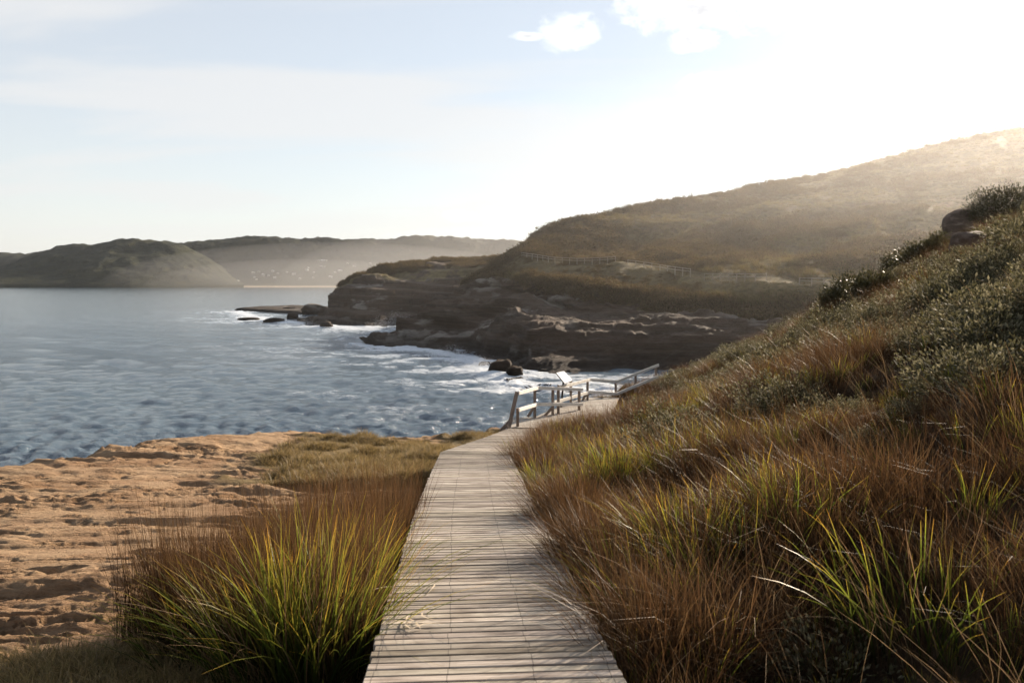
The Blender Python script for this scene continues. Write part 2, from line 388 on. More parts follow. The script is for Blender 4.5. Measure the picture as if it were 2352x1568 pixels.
# main hillside across the cove
hill_rows = [
    [(850, 800, 139), (1000, 812, 124), (1110, 842, 104), (1180, 893, 82), (1450, 905, 78), (2000, 915, 76), (2700, 930, 74)],
    [(828, 786, None), (1000, 806, None), (1075, 820, None), (1120, 842, None), (1180, 880, None), (1300, 892, None), (1450, 897, None), (2000, 902, None), (2700, 915, None)],
    [(830, 779, 150), (865, 766, 151), (905, 757, 150), (980, 766, 140), (1060, 782, 128), (1120, 806, 114), (1190, 850, 96), (1300, 856, 95), (1450, 850, 96), (1700, 850, 96), (2700, 860, 92)],
    [(905, 748, 153), (959, 741, 151), (1040, 752, 143), (1120, 770, 128), (1190, 806, 108), (1230, 790, 106), (1320, 800, 104), (1450, 818, 102), (1650, 830, 101), (2700, 840, 96)],
    [(962, 730, 155), (1000, 722, 152), (1100, 722, 146), (1180, 740, 130), (1216, 768, 112), (1330, 768, 110), (1500, 772, 108), (1650, 776, 107), (2700, 790, 102)],
    [(985, 703, 158), (1100, 698, 153), (1200, 702, 142), (1290, 740, 122), (1360, 750, 118), (1450, 748, 117), (1650, 740, 115), (2700, 770, 108)],
    [(1010, 692, 163), (1080, 672, 164), (1130, 655, 165), (1200, 680, 156), (1320, 722, 133), (1450, 722, 128), (1650, 716, 122), (2000, 730, 116), (2700, 750, 112)],
    [(1060, 660, 168), (1110, 640, 168), (1200, 640, 156), (1320, 672, 139), (1450, 682, 132), (1650, 690, 122), (2000, 700, 114), (2700, 720, 110)],
    [(1085, 641, 178), (1130, 618, 178), (1195, 588, 172), (1260, 603, 164), (1340, 609, 158), (1420, 607, 152), (1500, 622, 146), (1600, 638, 137), (1700, 643, 128), (1770, 645, 124), (1900, 653, 118), (2005, 663, 114), (2700, 700, 111)],
    [(1120, 622, 170), (1195, 580, 181), (1260, 572, 183), (1340, 577, 181), (1450, 575, 180), (1580, 560, 175), (1700, 560, 166), (1900, 580, 149), (2100, 590, 136), (2700, 600, 127)],
    [(1150, 604, 180), (1196, 576, 187), (1240, 552, 192), (1320, 532, 197), (1450, 520, 200), (1600, 510, 200), (1700, 497, 195), (1900, 490, 187), (2150, 470, 178), (2700, 440, 170)],
    [(1165, 597, 188), (1197, 574, 193), (1230, 539, 200), (1300, 512, 209), (1400, 486, 221), (1500, 470, 231), (1600, 456, 239), (1720, 431, 246), (1800, 417, 251), (1900, 400, 256), (2000, 372, 261), (2100, 345, 266), (2180, 323, 270), (2250, 311, 273), (2352, 293, 277), (2700, 230, 289)],
    [(1175, 612, 222), (1300, 540, 255), (1600, 495, 297), (2100, 410, 331), (2700, 330, 357)],
    [(1185, 690, 280), (1300, 690, 323), (1600, 690, 365), (2100, 690, 408), (2700, 690, 425)],
]
HG, HV = loft(hill_rows, 760, [4, 16, 16, 18, 20, 20, 16, 22, 26, 26, 30, 14, 10])
HG = smooth_cols(HG, 6)
N = normals(HG); x, y, z = HG[..., 0], HG[..., 1], HG[..., 2]
vv_ = HV[:, None]*np.ones(HG.shape[1])[None]
edge_n = .55*fbm(x*.05, y*.05, z*.1, oct=3, seed=51)
rockm = (1-sstep(4.9, 5.8, vv_ + edge_n*1.5))
leftside = 1-sstep(8, 40, x)      # bare ledges reach higher at the seaward end
rockm = np.maximum(rockm, leftside*(1-sstep(6.4, 7.6, vv_+edge_n))*.9)
fade = np.minimum(sstep(0, 1.2, vv_), 1)
HG = HG + N*(strata(x, y, z, 100)*rockm*fade*1.1 + (1-rockm)*(1-.85*np.exp(-((vv_-8)/.7)**2))*(.55*fbm(x*.06, y*.06, z*.06, oct=3, seed=61)*2.0*sstep(6.0, 7.5, vv_)*(1-.8*sstep(10.4, 11, vv_))+.3*fbm(x*.5, y*.5, z*.5, oct=3, seed=64)))[..., None]
flatp = 1-.85*np.exp(-((vv_-8)/.7)**2)
HG = HG + np.stack([np.zeros_like(x)]*2 + [(.35*fbm(x*.25, y*.25, oct=3, seed=62))*(1-rockm)], -1)
HG[..., 2] += .28*rockm*sstep(.9, 1.6, vv_)*ledges(HG[..., 0], HG[..., 1], HG[..., 2], 130, 1.15)
hill_me = mesh_np('hillside', HG.reshape(-1, 3), grid_faces(*HG.shape[:2], False), attrs={'rock': rockm, 'v': vv_})

def rock_nodes(t, pos, dark=1.0):
    bed = t.noise(t.scale(pos, (.05, .05, 1.0)), 1.3, 5, .6, .4)
    big = t.noise(pos, .07, 4, .6)
    c = t.ramp(bed, [(.25, (.038*dark, .026*dark, .017*dark)), (.45, (.085*dark, .055*dark, .036*dark)), (.6, (.055*dark, .038*dark, .025*dark)), (.8, (.115*dark, .084*dark, .058*dark))])
    pale = t.math('MULTIPLY', t.smooth(t.noise(t.scale(pos, (.12, .12, .45)), .75, 5, .62, .3), .53, .63), t.smooth(t.noise(pos, .035, 2), .42, .6))
    return t.mix(t.math('MULTIPLY', pale, .8), c, (.33, .295, .25, 1)), bed
m, t = material('cliff_and_scrub')
geo = t.node('ShaderNodeNewGeometry'); pos = geo.outputs['Position']
rc, bed = rock_nodes(t, pos)
wet = t.math('SUBTRACT', 1.0, t.smooth(t.math('ADD', t.vmath('DOT_PRODUCT', pos, (0, 0, 1)), t.math('MULTIPLY', t.noise(pos, .3), 2.0)), 1.2, 3.6))
rc = t.mix(t.math('MULTIPLY', wet, .75), rc, (.018, .014, .010, 1))
sc = t.ramp(t.noise(t.scale(pos, (.5, 1, 1)), .09, 5, .65, .6), [(.3, (.14, .085, .045)), (.45, (.12, .088, .038)), (.6, (.17, .13, .052)), (.75, (.26, .165, .095))])
sc = t.mix(t.math('MULTIPLY', t.smooth(t.noise(pos, .9, 3), .4, .7), .5), sc, (.035, .032, .014, 1))
cov = t.smooth(t.math('ADD', t.attr('rock'), t.math('MULTIPLY', t.math('SUBTRACT', t.noise(pos, .5, 4), .5), 1.1)), .4, .6)
c = t.mix(cov, sc, rc)
t.l.new(principled(t, c, .85, .2, t.bump(t.math('ADD', t.math('MULTIPLY', bed, 1.6), t.noise(t.scale(pos, (.7, .7, 1.6)), 1.6, 6, .7)), .8, .6)), t.out.inputs[0])
CLIFF = m
setp(link('hill', hill_me, m), kind='structure')
hill_bvh = BVHTree.FromPolygons([tuple(p) for p in HG.reshape(-1, 3)], [tuple(f) for f in grid_faces(*HG.shape[:2])])
def hill_z(x, y):
    h = hill_bvh.ray_cast(Vector((x, y, 400)), Vector((0, 0, -1))); return h[0].z if h[0] else 0.0

# low headland beyond it
head_rows = [
    [(705, 752, 196), (760, 760, 190), (960, 756, 196), (1200, 756, 196)],
    [(700, 741, None), (760, 747, None), (830, 752, None), (900, 748, None), (960, 742, None), (1200, 742, None)],
    [(722, 724, 226), (760, 728, 218), (830, 733, 210), (900, 728, 213), (1200, 722, 214)],
    [(752, 706, 232), (790, 706, 226), (850, 704, 219), (950, 698, 220), (1200, 696, 216)],
    [(758, 687, 236), (800, 678, 231), (860, 672, 226), (960, 672, 226), (1200, 672, 220)],
    [(763, 670, 240), (800, 652, 237), (860, 645, 234), (960, 646, 234), (1060, 650, 230), (1200, 650, 226)],
    [(770, 663, 244), (820, 634, 246), (868, 624, 248), (931, 616, 250), (1010, 612, 250), (1064, 612, 248), (1200, 612, 246)],
    [(775, 661, 248), (820, 633, 252), (868, 620, 258), (931, 608.6, 264), (1010, 600.7, 268), (1064, 595, 270), (1115, 591, 272), (1165, 588, 272), (1240, 585, 272)],
    [(790, 680, 290), (931, 640, 300), (1064, 630, 310), (1260, 620, 310)],
    [(800, 712, 330), (1260, 712, 350)],
]
G2, V2 = loft(head_rows, 380, [4, 12, 12, 12, 12, 12, 12, 10, 6]); G2 = smooth_cols(G2, 4)
N = normals(G2); x, y, z = G2[..., 0], G2[..., 1], G2[..., 2]; v2 = V2[:, None]*np.ones(G2.shape[1])[None]
rk2 = np.clip(1-sstep(4.6, 6.6, v2+1.1*fbm(x*.05, y*.05, oct=3, seed=71)), 0, 1)
G2 = G2 + N*(strata(x, y, z, 200)*(.35+.65*rk2)*np.minimum(sstep(0, 1.2, v2), 1-.7*sstep(6.5, 7, v2)))[..., None]
G2[..., 2] += .5*np.maximum(0, fbm(x*.12, y*.12, oct=3, seed=75))*sstep(6, 7, v2)*2
G2[..., 2] += .85*rk2*sstep(.9, 1.6, v2)*ledges(G2[..., 0], G2[..., 1], G2[..., 2], 230, 2.1)
setp(link('headland', mesh_np('headland', G2.reshape(-1, 3), grid_faces(*G2.shape[:2]), attrs={'rock': rk2}), CLIFF), kind='structure')

# flat reef off the headland, and shelf in the cove
def slab(name, poly, ztop, zbot, seed):
    poly = np.array(poly); c = poly.mean(0); n = 90
    seg = np.concatenate([poly, poly[:1]]); L = np.r_[0, np.cumsum(np.linalg.norm(np.diff(seg, axis=0), axis=1))]
    s = np.linspace(0, L[-1], n, endpoint=False); ox = np.interp(s, L, seg[:, 0]); oy = np.interp(s, L, seg[:, 1])
    rings = []
    for k, (f, zz_) in enumerate([(1.06, zbot), (1.0, ztop*.35), (.96, ztop*.8), (.85, ztop), (.5, ztop), (.15, ztop)]):
        xx, yy = c[0]+(ox-c[0])*f, c[1]+(oy-c[1])*f
        nz = fbm(xx*.25, yy*.25, oct=4, seed=seed+k)
        rings.append(np.stack([xx+nz*.8*f, yy+nz*.8, zz_+.28*nz*ztop], -1))
    g = np.array(rings); nr = len(g); i = np.arange(nr-1)[:, None]*n; j = np.arange(n)[None]; j2 = (j+1) % n
    f = np.stack([i+j, i+j2, i+n+j2, i+n+j], -1).reshape(-1, 4)
    me = mesh_np(name, g.reshape(-1, 3), f, attrs={'rock': np.ones(g.shape[:2])}); return setp(link(name, me, CLIFF), kind='structure')
pp = lambda L, z: [tuple(Psea(a, b, z)[:2]) for a, b in L]
slab('reef', pp([(540, 710), (600, 705), (700, 703), (770, 706), (770, 716), (690, 719), (640, 716), (590, 713)], .3), .9, -1, 300)

# boulders at the waterline
def boulder_mesh(seed, sx, sy, sz, sub=3):
    bm = bmesh.new(); bmesh.ops.create_icosphere(bm, subdivisions=sub, radius=1)
    co = np.array([v.co[:] for v in bm.verts]); 
    q = np.sign(co)*np.abs(co)**.72
    d = .26*fbm(co[:, 0]*1.3+seed, co[:, 1]*1.3, co[:, 2]*1.3, oct=3, seed=seed) + .06*np.round(2*fbm(co[:, 0]*.8, co[:, 1]*.8, co[:, 2]*3, oct=2, seed=seed+2))
    q = q*(1+d)[:, None]*[sx, sy, sz]
    for v, c_ in zip(bm.verts, q): v.co = c_
    me = bpy.data.meshes.new('boulder'); bm.to_mesh(me); bm.free()
    for p_ in me.polygons: p_.use_smooth = True
    me.attributes.new('rock', 'FLOAT', 'POINT').data.foreach_set('value', np.ones(len(co), np.float32)); return me
for k, (px, py, w, hh, lab) in enumerate([
    (672, 731, 24, 13, 'rounded dark boulder standing off the tip of the low headland'),
    (626, 739, 44, 8, 'low jagged dark rock awash among white water beyond the headland boulders'),
    (566, 734, 42, 4, 'long flat rock barely above water, farthest out to sea'),
    (748, 750, 30, 10, 'dark boulder in foam under the overhanging headland cliff'),
    (722, 722, 48, 22, 'big dark block leaning on the tip of the headland cliff'),
    (700, 738, 40, 10, 'low dark rock between the headland tip and the rounded boulder'),
    (1116, 842, 34, 9, 'small wedge of dark rock sticking out of foam below the cliff'),
    (1150, 856, 48, 28, 'big dark boulder in surf at the foot of the near cliff spur'),
    (1182, 864, 34, 22, 'dark boulder resting against the surf boulder on the cove shelf')]):
    p = Psea(px, py); k_ = p[1]/F
    o = link('boulder', boulder_mesh(20+k, w*.55*k_, w*.45*k_, hh*.85*k_), CLIFF, loc=(p[0], p[1]+w*.3*k_, hh*.1*k_)); setp(o, lab, 'boulder')

# far coast
def far_hill(name, rows, ncol, vs, seed, amp, mat=None):
    g, v = loft(rows, ncol, vs); x, y, z = g[..., 0], g[..., 1], g[..., 2]
    k = sstep(6, 40, z)
    g[..., 2] += k*(amp*fbm(x*.012, y*.012, oct=2, seed=seed)*.6 + amp*.55*fbm(x*.05, y*.05, oct=3, seed=seed+4))
    g[..., 1] += k*amp*2.2*fbm(x*.006, z*.012, oct=3, seed=seed+9)
    o = setp(link(name, mesh_np(name, g.reshape(-1, 3), grid_faces(*g.shape[:2])), mat or FARM), kind='structure')
    return BVHTree.FromPolygons([tuple(p) for p in g.reshape(-1, 3)], [tuple(f) for f in grid_faces(*g.shape[:2])])
m, t = material('distant_forest')
pos = t.node('ShaderNodeNewGeometry').outputs['Position']
FOREST = [(.3, (.014, .017, .012)), (.5, (.026, .030, .017)), (.7, (.055, .052, .026))]
c = t.ramp(t.noise(pos, .02, 5, .7), FOREST)
c = t.mix(t.smooth(t.noise(pos, .006, 3), .52, .72), c, (.06, .055, .028, 1))
sandy = t.math('SUBTRACT', 1.0, t.smooth(t.vmath('DOT_PRODUCT', pos, (0, 0, 1)), 1.5, 4.0))
c = t.mix(sandy, c, (.45, .36, .26, 1))
t.l.new(principled(t, c, .95, .1, t.bump(t.noise(pos, .06, 5, .7), .8, 8)), t.out.inputs[0]); FARM = m
m, t = material('dark_forest'); pos = t.node('ShaderNodeNewGeometry').outputs['Position']
c = t.mix(t.smooth(t.noise(pos, .006, 3), .55, .72), t.ramp(t.noise(pos, .025, 5, .75), FOREST), (.05, .048, .024, 1))
t.l.new(principled(t, c, .95, .1, t.bump(t.noise(pos, .06, 5, .7), .8, 8)), t.out.inputs[0]); FARD = m
far_hill('distant_hills', [[(-900, 652.5, 2418), (1500, 652.5, 2418)], [(-900, 640, 2542), (1500, 640, 2542)], [(-900, 590, 2790), (-200, 574, 2790), (0, 579, 2790), (75, 584, 2790), (200, 600, 2790), (1500, 600, 2790)], [(-900, 640, 3224), (1500, 640, 3224)]], 300, [6, 14, 8], 400, 8)
back_bvh = far_hill('far_hills', [
    [(250, 660.5, 1785), (1700, 660.5, 1785)], [(250, 657.6, 1801), (1700, 657.6, 1801)], [(250, 652, 1835), (1700, 652, 1835)], [(250, 632, 1897), (700, 634, 1897), (1700, 634, 1897)],
    [(250, 600, 2015), (500, 590, 2015), (900, 592, 2015), (1300, 600, 2015), (1700, 600, 2015)],
    [(250, 570, 2170), (412, 557, 2170), (444, 554, 2170), (491, 548, 2170), (589, 541.7, 2170), (667, 545, 2170), (769, 549, 2170), (864, 548, 2170), (931, 543.6, 2170), (1010, 542.6, 2170), (1089, 546.7, 2170), (1153, 551.5, 2170), (1206, 556, 2170), (1300, 560, 2170), (1700, 590, 2170)],
    [(250, 640, 2542), (1700, 640, 2542)]], 620, [3, 4, 8, 16, 18, 8], 430, 5.5)
far_hill('dark_headland', [
    [(-1200, 661.5, 1612), (380, 661.5, 1612), (560, 661, 1695)], [(-1200, 652, 1635), (300, 650, 1635), (560, 654, 1747)],
    [(-1200, 632, 1710), (0, 632, 1710), (300, 620, 1710), (430, 630, 1725), (560, 652, 1800)],
    [(-1200, 625, 1800), (0, 620, 1800), (75, 602, 1815), (173, 585, 1837), (300, 580, 1837), (400, 585, 1837), (480, 612, 1837), (560, 650, 1875)],
    [(-1200, 640, 1950), (-100, 628, 1950), (0, 613, 1950), (39, 597, 1950), (75, 583, 1950), (133, 566, 1950), (173, 559, 1950), (220, 561, 1950), (275, 552, 1950), (349, 549, 1950), (420, 563, 1950), (470, 586, 1950), (520, 616, 1950), (560, 648, 1950)],
    [(-1200, 652, 2175), (560, 652, 2175)]], 480, [5, 12, 14, 14, 8], 460, 5, FARD)

# houses on the far slope
m, t = material('white_render'); t.l.new(principled(t, (.42, .40, .37), .7, .3), t.out.inputs[0]); WHITE = m
m, t = material('pale_roof'); t.l.new(principled(t, (.5, .47, .45), .5, .4), t.out.inputs[0]); ROOF = m
def house_mesh(w, d, h):
    bm = bmesh.new()
    prof = [(-d/2, -6), (d/2, -6), (d/2, h), (0, h*1.45), (-d/2, h)]
    a = [bm.verts.new((-w/2, y_, z_)) for y_, z_ in prof]; b = [bm.verts.new((w/2, y_, z_)) for y_, z_ in prof]
    bm.faces.new(a[::-1]); bm.faces.new(b)
    for i in range(5):
        f = bm.faces.new((a[i], a[(i+1) % 5], b[(i+1) % 5], b[i])); f.material_index = 1 if i in (2, 3) else 0
    me = bpy.data.meshes.new('house'); bm.to_mesh(me); bm.free(); me.materials.append(WHITE); me.materials.append(ROOF); return me
hm = [house_mesh(7, 5, 2.2), house_mesh(5, 4.5, 2.0), house_mesh(10, 5, 2.8)]
hpx = [(455, 646), (475, 645.5), (497, 646), (530, 644.5), (548, 645), (583, 626), (596, 624), (586, 637), (606, 631), (618, 633), (628, 622), (640, 628), (660, 625), (676, 630), (709, 615), (706, 620), (722, 626), (733, 599), (742, 599), (750, 598.5), (738, 612), (746, 613), (770, 625), (782, 622), (800, 605), (815, 611), (851, 605), (895, 604), (916, 605), (590, 642), (632, 638), (690, 640), (720, 638), (760, 636)]
for i, (px, py) in enumerate(hpx):
    a_, u_ = ray(px, py); h = back_bvh.ray_cast(Vector((0, 0, E)), Vector((float(a_), 1, float(u_))).normalized())
    if h[0] is None: continue
    o = link('house', hm[[0, 1, 1, 2, 1][i % 5]], loc=h[0]+Vector((0, -3, -1))); o.rotation_euler.z = random.uniform(-.7, .7)
    setp(o, 'tiny white house among trees on the misty far hillside above the beach', 'house', 'houses on the far hillside')

# ------------------------------------------------------------------ sea
rs = [15.0]
while rs[-1] < 8800: rs.append(rs[-1]*(1.0034 + .0075*float(sstep(3.4, 6.6, math.log(rs[-1])))))
rs = np.array(rs); ths = np.radians(np.linspace(-62, 62, 640))
RR, TH = np.meshgrid(rs, ths, indexing='ij'); X, Y = RR*np.sin(TH), RR*np.cos(TH)
Z = np.zeros_like(X); DXX = np.zeros_like(X); DYY = np.zeros_like(X)
cell = RR*(.0034 + .0075*sstep(3.4, 6.6, np.log(RR)))*1.3
wr = np.random.default_rng(3)
for i in range(84):
    lam = 0.55*(18/0.55)**(i/83.0); ang = math.radians(235) + wr.normal()*(.6 if lam < 4 else .3)
    amp = .7*.0185*(1.43*lam)**.45*wr.uniform(.6, 1.3)*float(np.interp(1.43*lam, [.7, 1.5, 3, 6, 12], [2.3, 1.9, 1.0, .42, .38])); k = 2*math.pi/lam; ph = wr.uniform(0, 6.28)
    ga = amp*np.clip(lam/(cell*2.2)-1, 0, 1)
    arg = k*(X*math.cos(ang)+Y*math.sin(ang))+ph + 1.2*vnoise(X/(lam*5), Y/(lam*5), seed=i)
    sn = np.sin(arg); Z += ga*sn; DXX -= .45*ga*np.cos(arg)*math.cos(ang); DYY -= .45*ga*np.cos(arg)*math.sin(ang)
Z -= .15
shore = np.concatenate([np.array([Psea(p[0], p[1])[:2] for p in hill_rows[1]]), ])
shore2 = np.array([Psea(p[0], p[1])[:2] for p in head_rows[1]])
shore3 = np.array([tuple(Psea(a, b)[:2]) for a, b in [(540, 714), (620, 737), (700, 741)]])
def pldist(X, Y, pl_):
    best = np.full(X.shape, 1e9)
    for a, b in zip(pl_[:-1], pl_[1:]):
        d = b-a; tt = np.clip(((X-a[0])*d[0]+(Y-a[1])*d[1])/(d**2).sum(), 0, 1)
        best = np.minimum(best, np.hypot(X-a[0]-tt*d[0], Y-a[1]-tt*d[1]))
    return best
near = RR < 420
dsh = np.full(X.shape, 1e3); dsh[near] = np.minimum(np.minimum(pldist(X[near], Y[near], shore), pldist(X[near], Y[near], shore2)), pldist(X[near], Y[near], shore3))
dne = np.full(X.shape, 1e3); q_ = RR < 90; dne[q_] = np.abs(edge_dist(X[q_], Y[q_])-2.5)
nz = fbm(X*.10, Y*.16, oct=4, seed=500); nz2 = fbm(X*.5, Y*.9, oct=3, seed=520)
foam = np.maximum(sstep(1.0, .15, dsh/(6+3*nz)), .95*sstep(-.1, .55, nz*.8+.55*nz2 + .75*np.exp(-dsh/14) - .45)*np.exp(-np.maximum(dsh-4, 0)/22))
foam = np.maximum(foam, .5*sstep(1.5, .3, dne/(1.2+.6*nz2)))
Z += .28*foam*np.exp(-dsh/9)*(.6+.8*nz2)*(dsh < 60)
me = mesh_np('sea', np.stack([X+DXX, Y+DYY, Z], -1).reshape(-1, 3), grid_faces(len(rs), len(ths), True), attrs={'foam': np.clip(foam, 0, 1), 'chop': .22 + .5*(1-sstep(4.2, 5.9, np.log(RR)))})
m, t = material('sea_water')
pos = t.node('ShaderNodeNewGeometry').outputs['Position']
cd = t.node('ShaderNodeCameraData')
fo = t.math('MULTIPLY', t.attr('foam'), t.smooth(t.math('ADD', t.noise(t.scale(pos, (1, 1.4, 1)), 1.1, 6, .68), t.math('MULTIPLY', t.attr('foam'), .25)), .46, .74))
deep = t.mix(t.smooth(t.noise(pos, .015, 3), .35, .65), (.078, .118, .158, 1), (.100, .148, .190, 1))
colr = t.mix(fo, deep, (.66, .70, .74, 1))
rgh = t.math('ADD', .09, t.math('MULTIPLY', fo, .5))
hw = t.math('ADD', t.noise(t.scale(pos, (1, 2.1, 1)), 2.6, 7, .7), t.math('MULTIPLY', t.noise(t.scale(pos, (1, 1.8, 1)), .9, 4, .6), 1.2))
b = t.node('ShaderNodeBsdfPrincipled'); t.put(b.inputs['Base Color'], colr); t.put(b.inputs['Roughness'], rgh)
b.inputs['IOR'].default_value = 1.333; b.inputs['Specular IOR Level'].default_value = .7
bn = t.node('ShaderNodeBump'); t.put(bn.inputs['Height'], hw); t.put(bn.inputs['Strength'], t.attr('chop')); bn.inputs['Distance'].default_value = .30; t.put(b.inputs['Normal'], bn.outputs[0]); t.l.new(b.outputs[0], t.out.inputs[0])
setp(link('sea', me, m), kind='structure')

# white spray where a swell breaks in the gap
m, t = material('spray_white'); t.l.new(principled(t, (.85, .87, .9), .6, .2), t.out.inputs[0])
pts = []
for (px, py, s, n) in [(915, 738, 2.6, 260), (880, 748, 2.2, 160), (1040, 810, 1.3, 140), (1110, 836, 1.0, 120), (700, 737, 1.2, 80)]:
    c0 = Psea(px, py+8)
    for _ in range(n*9):
        a = random.gauss(0, 1); h = abs(random.gauss(0, .5)); pts.append((c0[0]+a*s*1.4, c0[1]+random.gauss(0, .4)*s, h*s*1.1*math.exp(-a*a*.4), random.uniform(.015, .05)))
tv = np.array([(1, 1, 1), (1, -1, -1), (-1, 1, -1), (-1, -1, 1)])/1.7; tf = np.array([(0, 1, 2), (0, 3, 1), (0, 2, 3), (1, 3, 2)])
pa = np.array(pts); v = (pa[:, None, :3] + tv[None]*pa[:, 3][:, None, None]).reshape(-1, 3); f = (np.arange(len(pa))[:, None, None]*4+tf[None]).reshape(-1, 3)
setp(link('sea_spray', mesh_np('sea_spray', v, f), m), 'white spray of swell breaking on the rocks below the cliff', None, None, 'stuff')

# ------------------------------------------------------------------ haze, surf mist and added glow veils
def volume_mat(name, density, aniso, col):
    m, t = material(name); v = t.node('ShaderNodeVolumePrincipled')
    v.inputs['Density'].default_value = density; v.inputs['Anisotropy'].default_value = aniso; v.inputs['Color'].default_value = (*col, 1)
    t.l.new(v.outputs[0], t.out.inputs['Volume']); return m
HZ = volume_mat('air_haze', .000045, .78, (.95, .95, .97))
me = bpy.data.meshes.new('haze'); bv, bf = box_data(9000, 9400, 178); bv += np.array([0, 4500, 86]); me.from_pydata(bv.tolist(), [], bf.tolist())
setp(link('haze', me, HZ), kind='stuff')
MI = volume_mat('surf_mist', .00058, .62, (.97, .96, .95))
def mist(px, Y, rx, ry, rz):
    bm = bmesh.new(); bmesh.ops.create_icosphere(bm, subdivisions=4, radius=1); me = bpy.data.meshes.new('mist'); bm.to_mesh(me); bm.free()
    me.transform(Matrix.Diagonal((rx, ry, rz, 1))); a_, _ = ray(px, 650); o = link('mist_glow_veil', me, MI, loc=(float(a_)*Y, Y, -1))
    setp(o, None, None, None, 'stuff'); o['label'] = 'pale mist of surf spray drifting over the far beach'
mist(700, 1640, 330, 130, 60); mist(760, 1660, 480, 150, 95); mist(1080, 1630, 400, 130, 125)
GLOW = volume_mat('glow_veil', .00034, .72, (.97, .95, .93))  # added volumes standing in for lens-flare glow over the far hill
def cove(px, Y, rx, ry, rz, lab):
    bm = bmesh.new(); bmesh.ops.create_icosphere(bm, subdivisions=4, radius=1); me = bpy.data.meshes.new('mist'); bm.to_mesh(me); bm.free()
    me.transform(Matrix.Diagonal((rx, ry, rz, 1))); a_, _ = ray(px, 650); o = link('mist_glow_veil', me, GLOW, loc=(float(a_)*Y, Y, 8)); setp(o, lab, None, None, 'stuff')
cove(1750, 150, 95, 62, 40, 'thin added veil of sun glow in front of the far hillside'); cove(2330, 195, 105, 50, 52, 'brighter added veil of sun glow over the right end of the far hill')

# ------------------------------------------------------------------ timber
def wood(name, base, dark, tint=True, along='X'):
    m, t = material(name); tc = t.node('ShaderNodeTexCoord').outputs['Object']; oi = t.node('ShaderNodeObjectInfo')
    off = t.math('MULTIPLY', oi.outputs['Random'], 37.0)
    cv = t.node('ShaderNodeCombineXYZ'); t.put(cv.inputs[0], off); t.put(cv.inputs[1], off)
    p_ = t.vmath('ADD', tc, cv.outputs[0])
    sc_ = (1.2, 26, 26) if along == 'X' else (26, 26, 1.5) if along == 'Z' else (26, 1.2, 26)
    g = t.noise(t.scale(p_, sc_), 1.6, 6, .65, .3); st = t.noise(t.scale(p_, (3, 6, 6)), 1.0, 4, .6)
    c = t.mix(t.smooth(g, .35, .72), (*base, 1), (*dark, 1))
    c = t.mix(t.math('MULTIPLY', t.smooth(st, .45, .68), .7), c, (*[d*.8 for d in dark], 1))
    if tint: c = t.mix(1.0, c, oi.outputs['Color'], 'MULTIPLY')
    h = g
    if name == 'deck_timber':
        sx = t.node('ShaderNodeSeparateXYZ'); t.put(sx.inputs[0], tc); al = oi.outputs['Alpha']
        for x0 in (-.51, -.19, .18, .51):
            dd = t.math('ABSOLUTE', t.math('SUBTRACT', sx.outputs[0], t.math('ADD', t.math('MULTIPLY', al, .08), x0-.04)))
            c = t.mix(t.math('MULTIPLY', t.math('LESS_THAN', dd, .0028), .55), c, (.05, .04, .035, 1))
    t.l.new(principled(t, c, .75, .25, t.bump(h, .35, .004)), t.out.inputs[0]); return m
DECK = wood('deck_timber', (.42, .385, .33), (.155, .125, .098))
DARKW = wood('bearer_timber', (.20, .165, .13), (.11, .09, .07), False, 'Y')
RAILW = wood('rail_timber', (.86, .83, .78), (.76, .71, .63), False, 'Y')
POSTW = wood('post_timber', (.34, .27, .22), (.20, .155, .125), False, 'Z')

walk = empty('boardwalk', (float(deckX(3.2)), 3.2, E-1.665-.3), 'long weathered grey timber boardwalk descending between grass towards the sea', 'boardwalk')
wloc = Vector(walk.location)
PITCHP, PWID = .0745, .0628
pmesh = []
for k in range(8):
    me = bev_box('plank', DW+.012*(random.random()-.5), PWID+random.uniform(-.002, .002), .032, .004)
    for v in me.vertices: v.co.x += 0.0
    pmesh.append(me); me.materials.append(DECK)
Yc = 1.2; n_pl = 0; panel = 0; pal = .5; tone = 1.0; far_v, far_f = [], []
while Yc < 24.4:
    H0, H1 = float(deckH(Yc-.2)), float(deckH(Yc+.2)); sl = math.atan((H0-H1)/.4)
    hd = math.atan2(float(deckX(Yc+.3)-deckX(Yc-.3)), .6)
    if Yc > panel: panel = Yc+random.choice((1.25, 1.6, 2.1)); pal = random.uniform(.2, .8)
    tone = .70*tone + .30*random.gauss(.98, .48)
    tt = min(1.3, max(.36, tone+random.gauss(0, .16)))
    loc = Vector((float(deckX(Yc))+random.gauss(0, .004), Yc, E-float(deckH(Yc))-.016+random.gauss(0, .0012)))
    R = Matrix.Rotation(-hd, 4, 'Z') @ Matrix.Rotation(sl, 4, 'X') @ Matrix.Rotation(random.gauss(0, .002), 4, 'Y') @ Matrix.Rotation(random.gauss(0, .0022), 4, 'Z')
    if n_pl < 300 and Yc > 1.2:
        o = link('plank', random.choice(pmesh), None, walk); o.matrix_local = Matrix.Translation(loc-wloc) @ R
        o.color = (tt, tt*random.uniform(.94, 1.0)*(.93+.07*min(1, tt)), tt*random.uniform(.90, .99)*(.84+.16*min(1, tt)), pal+random.gauss(0, .02))
        n_pl += 1
    Yc += PITCHP*math.cos(sl)
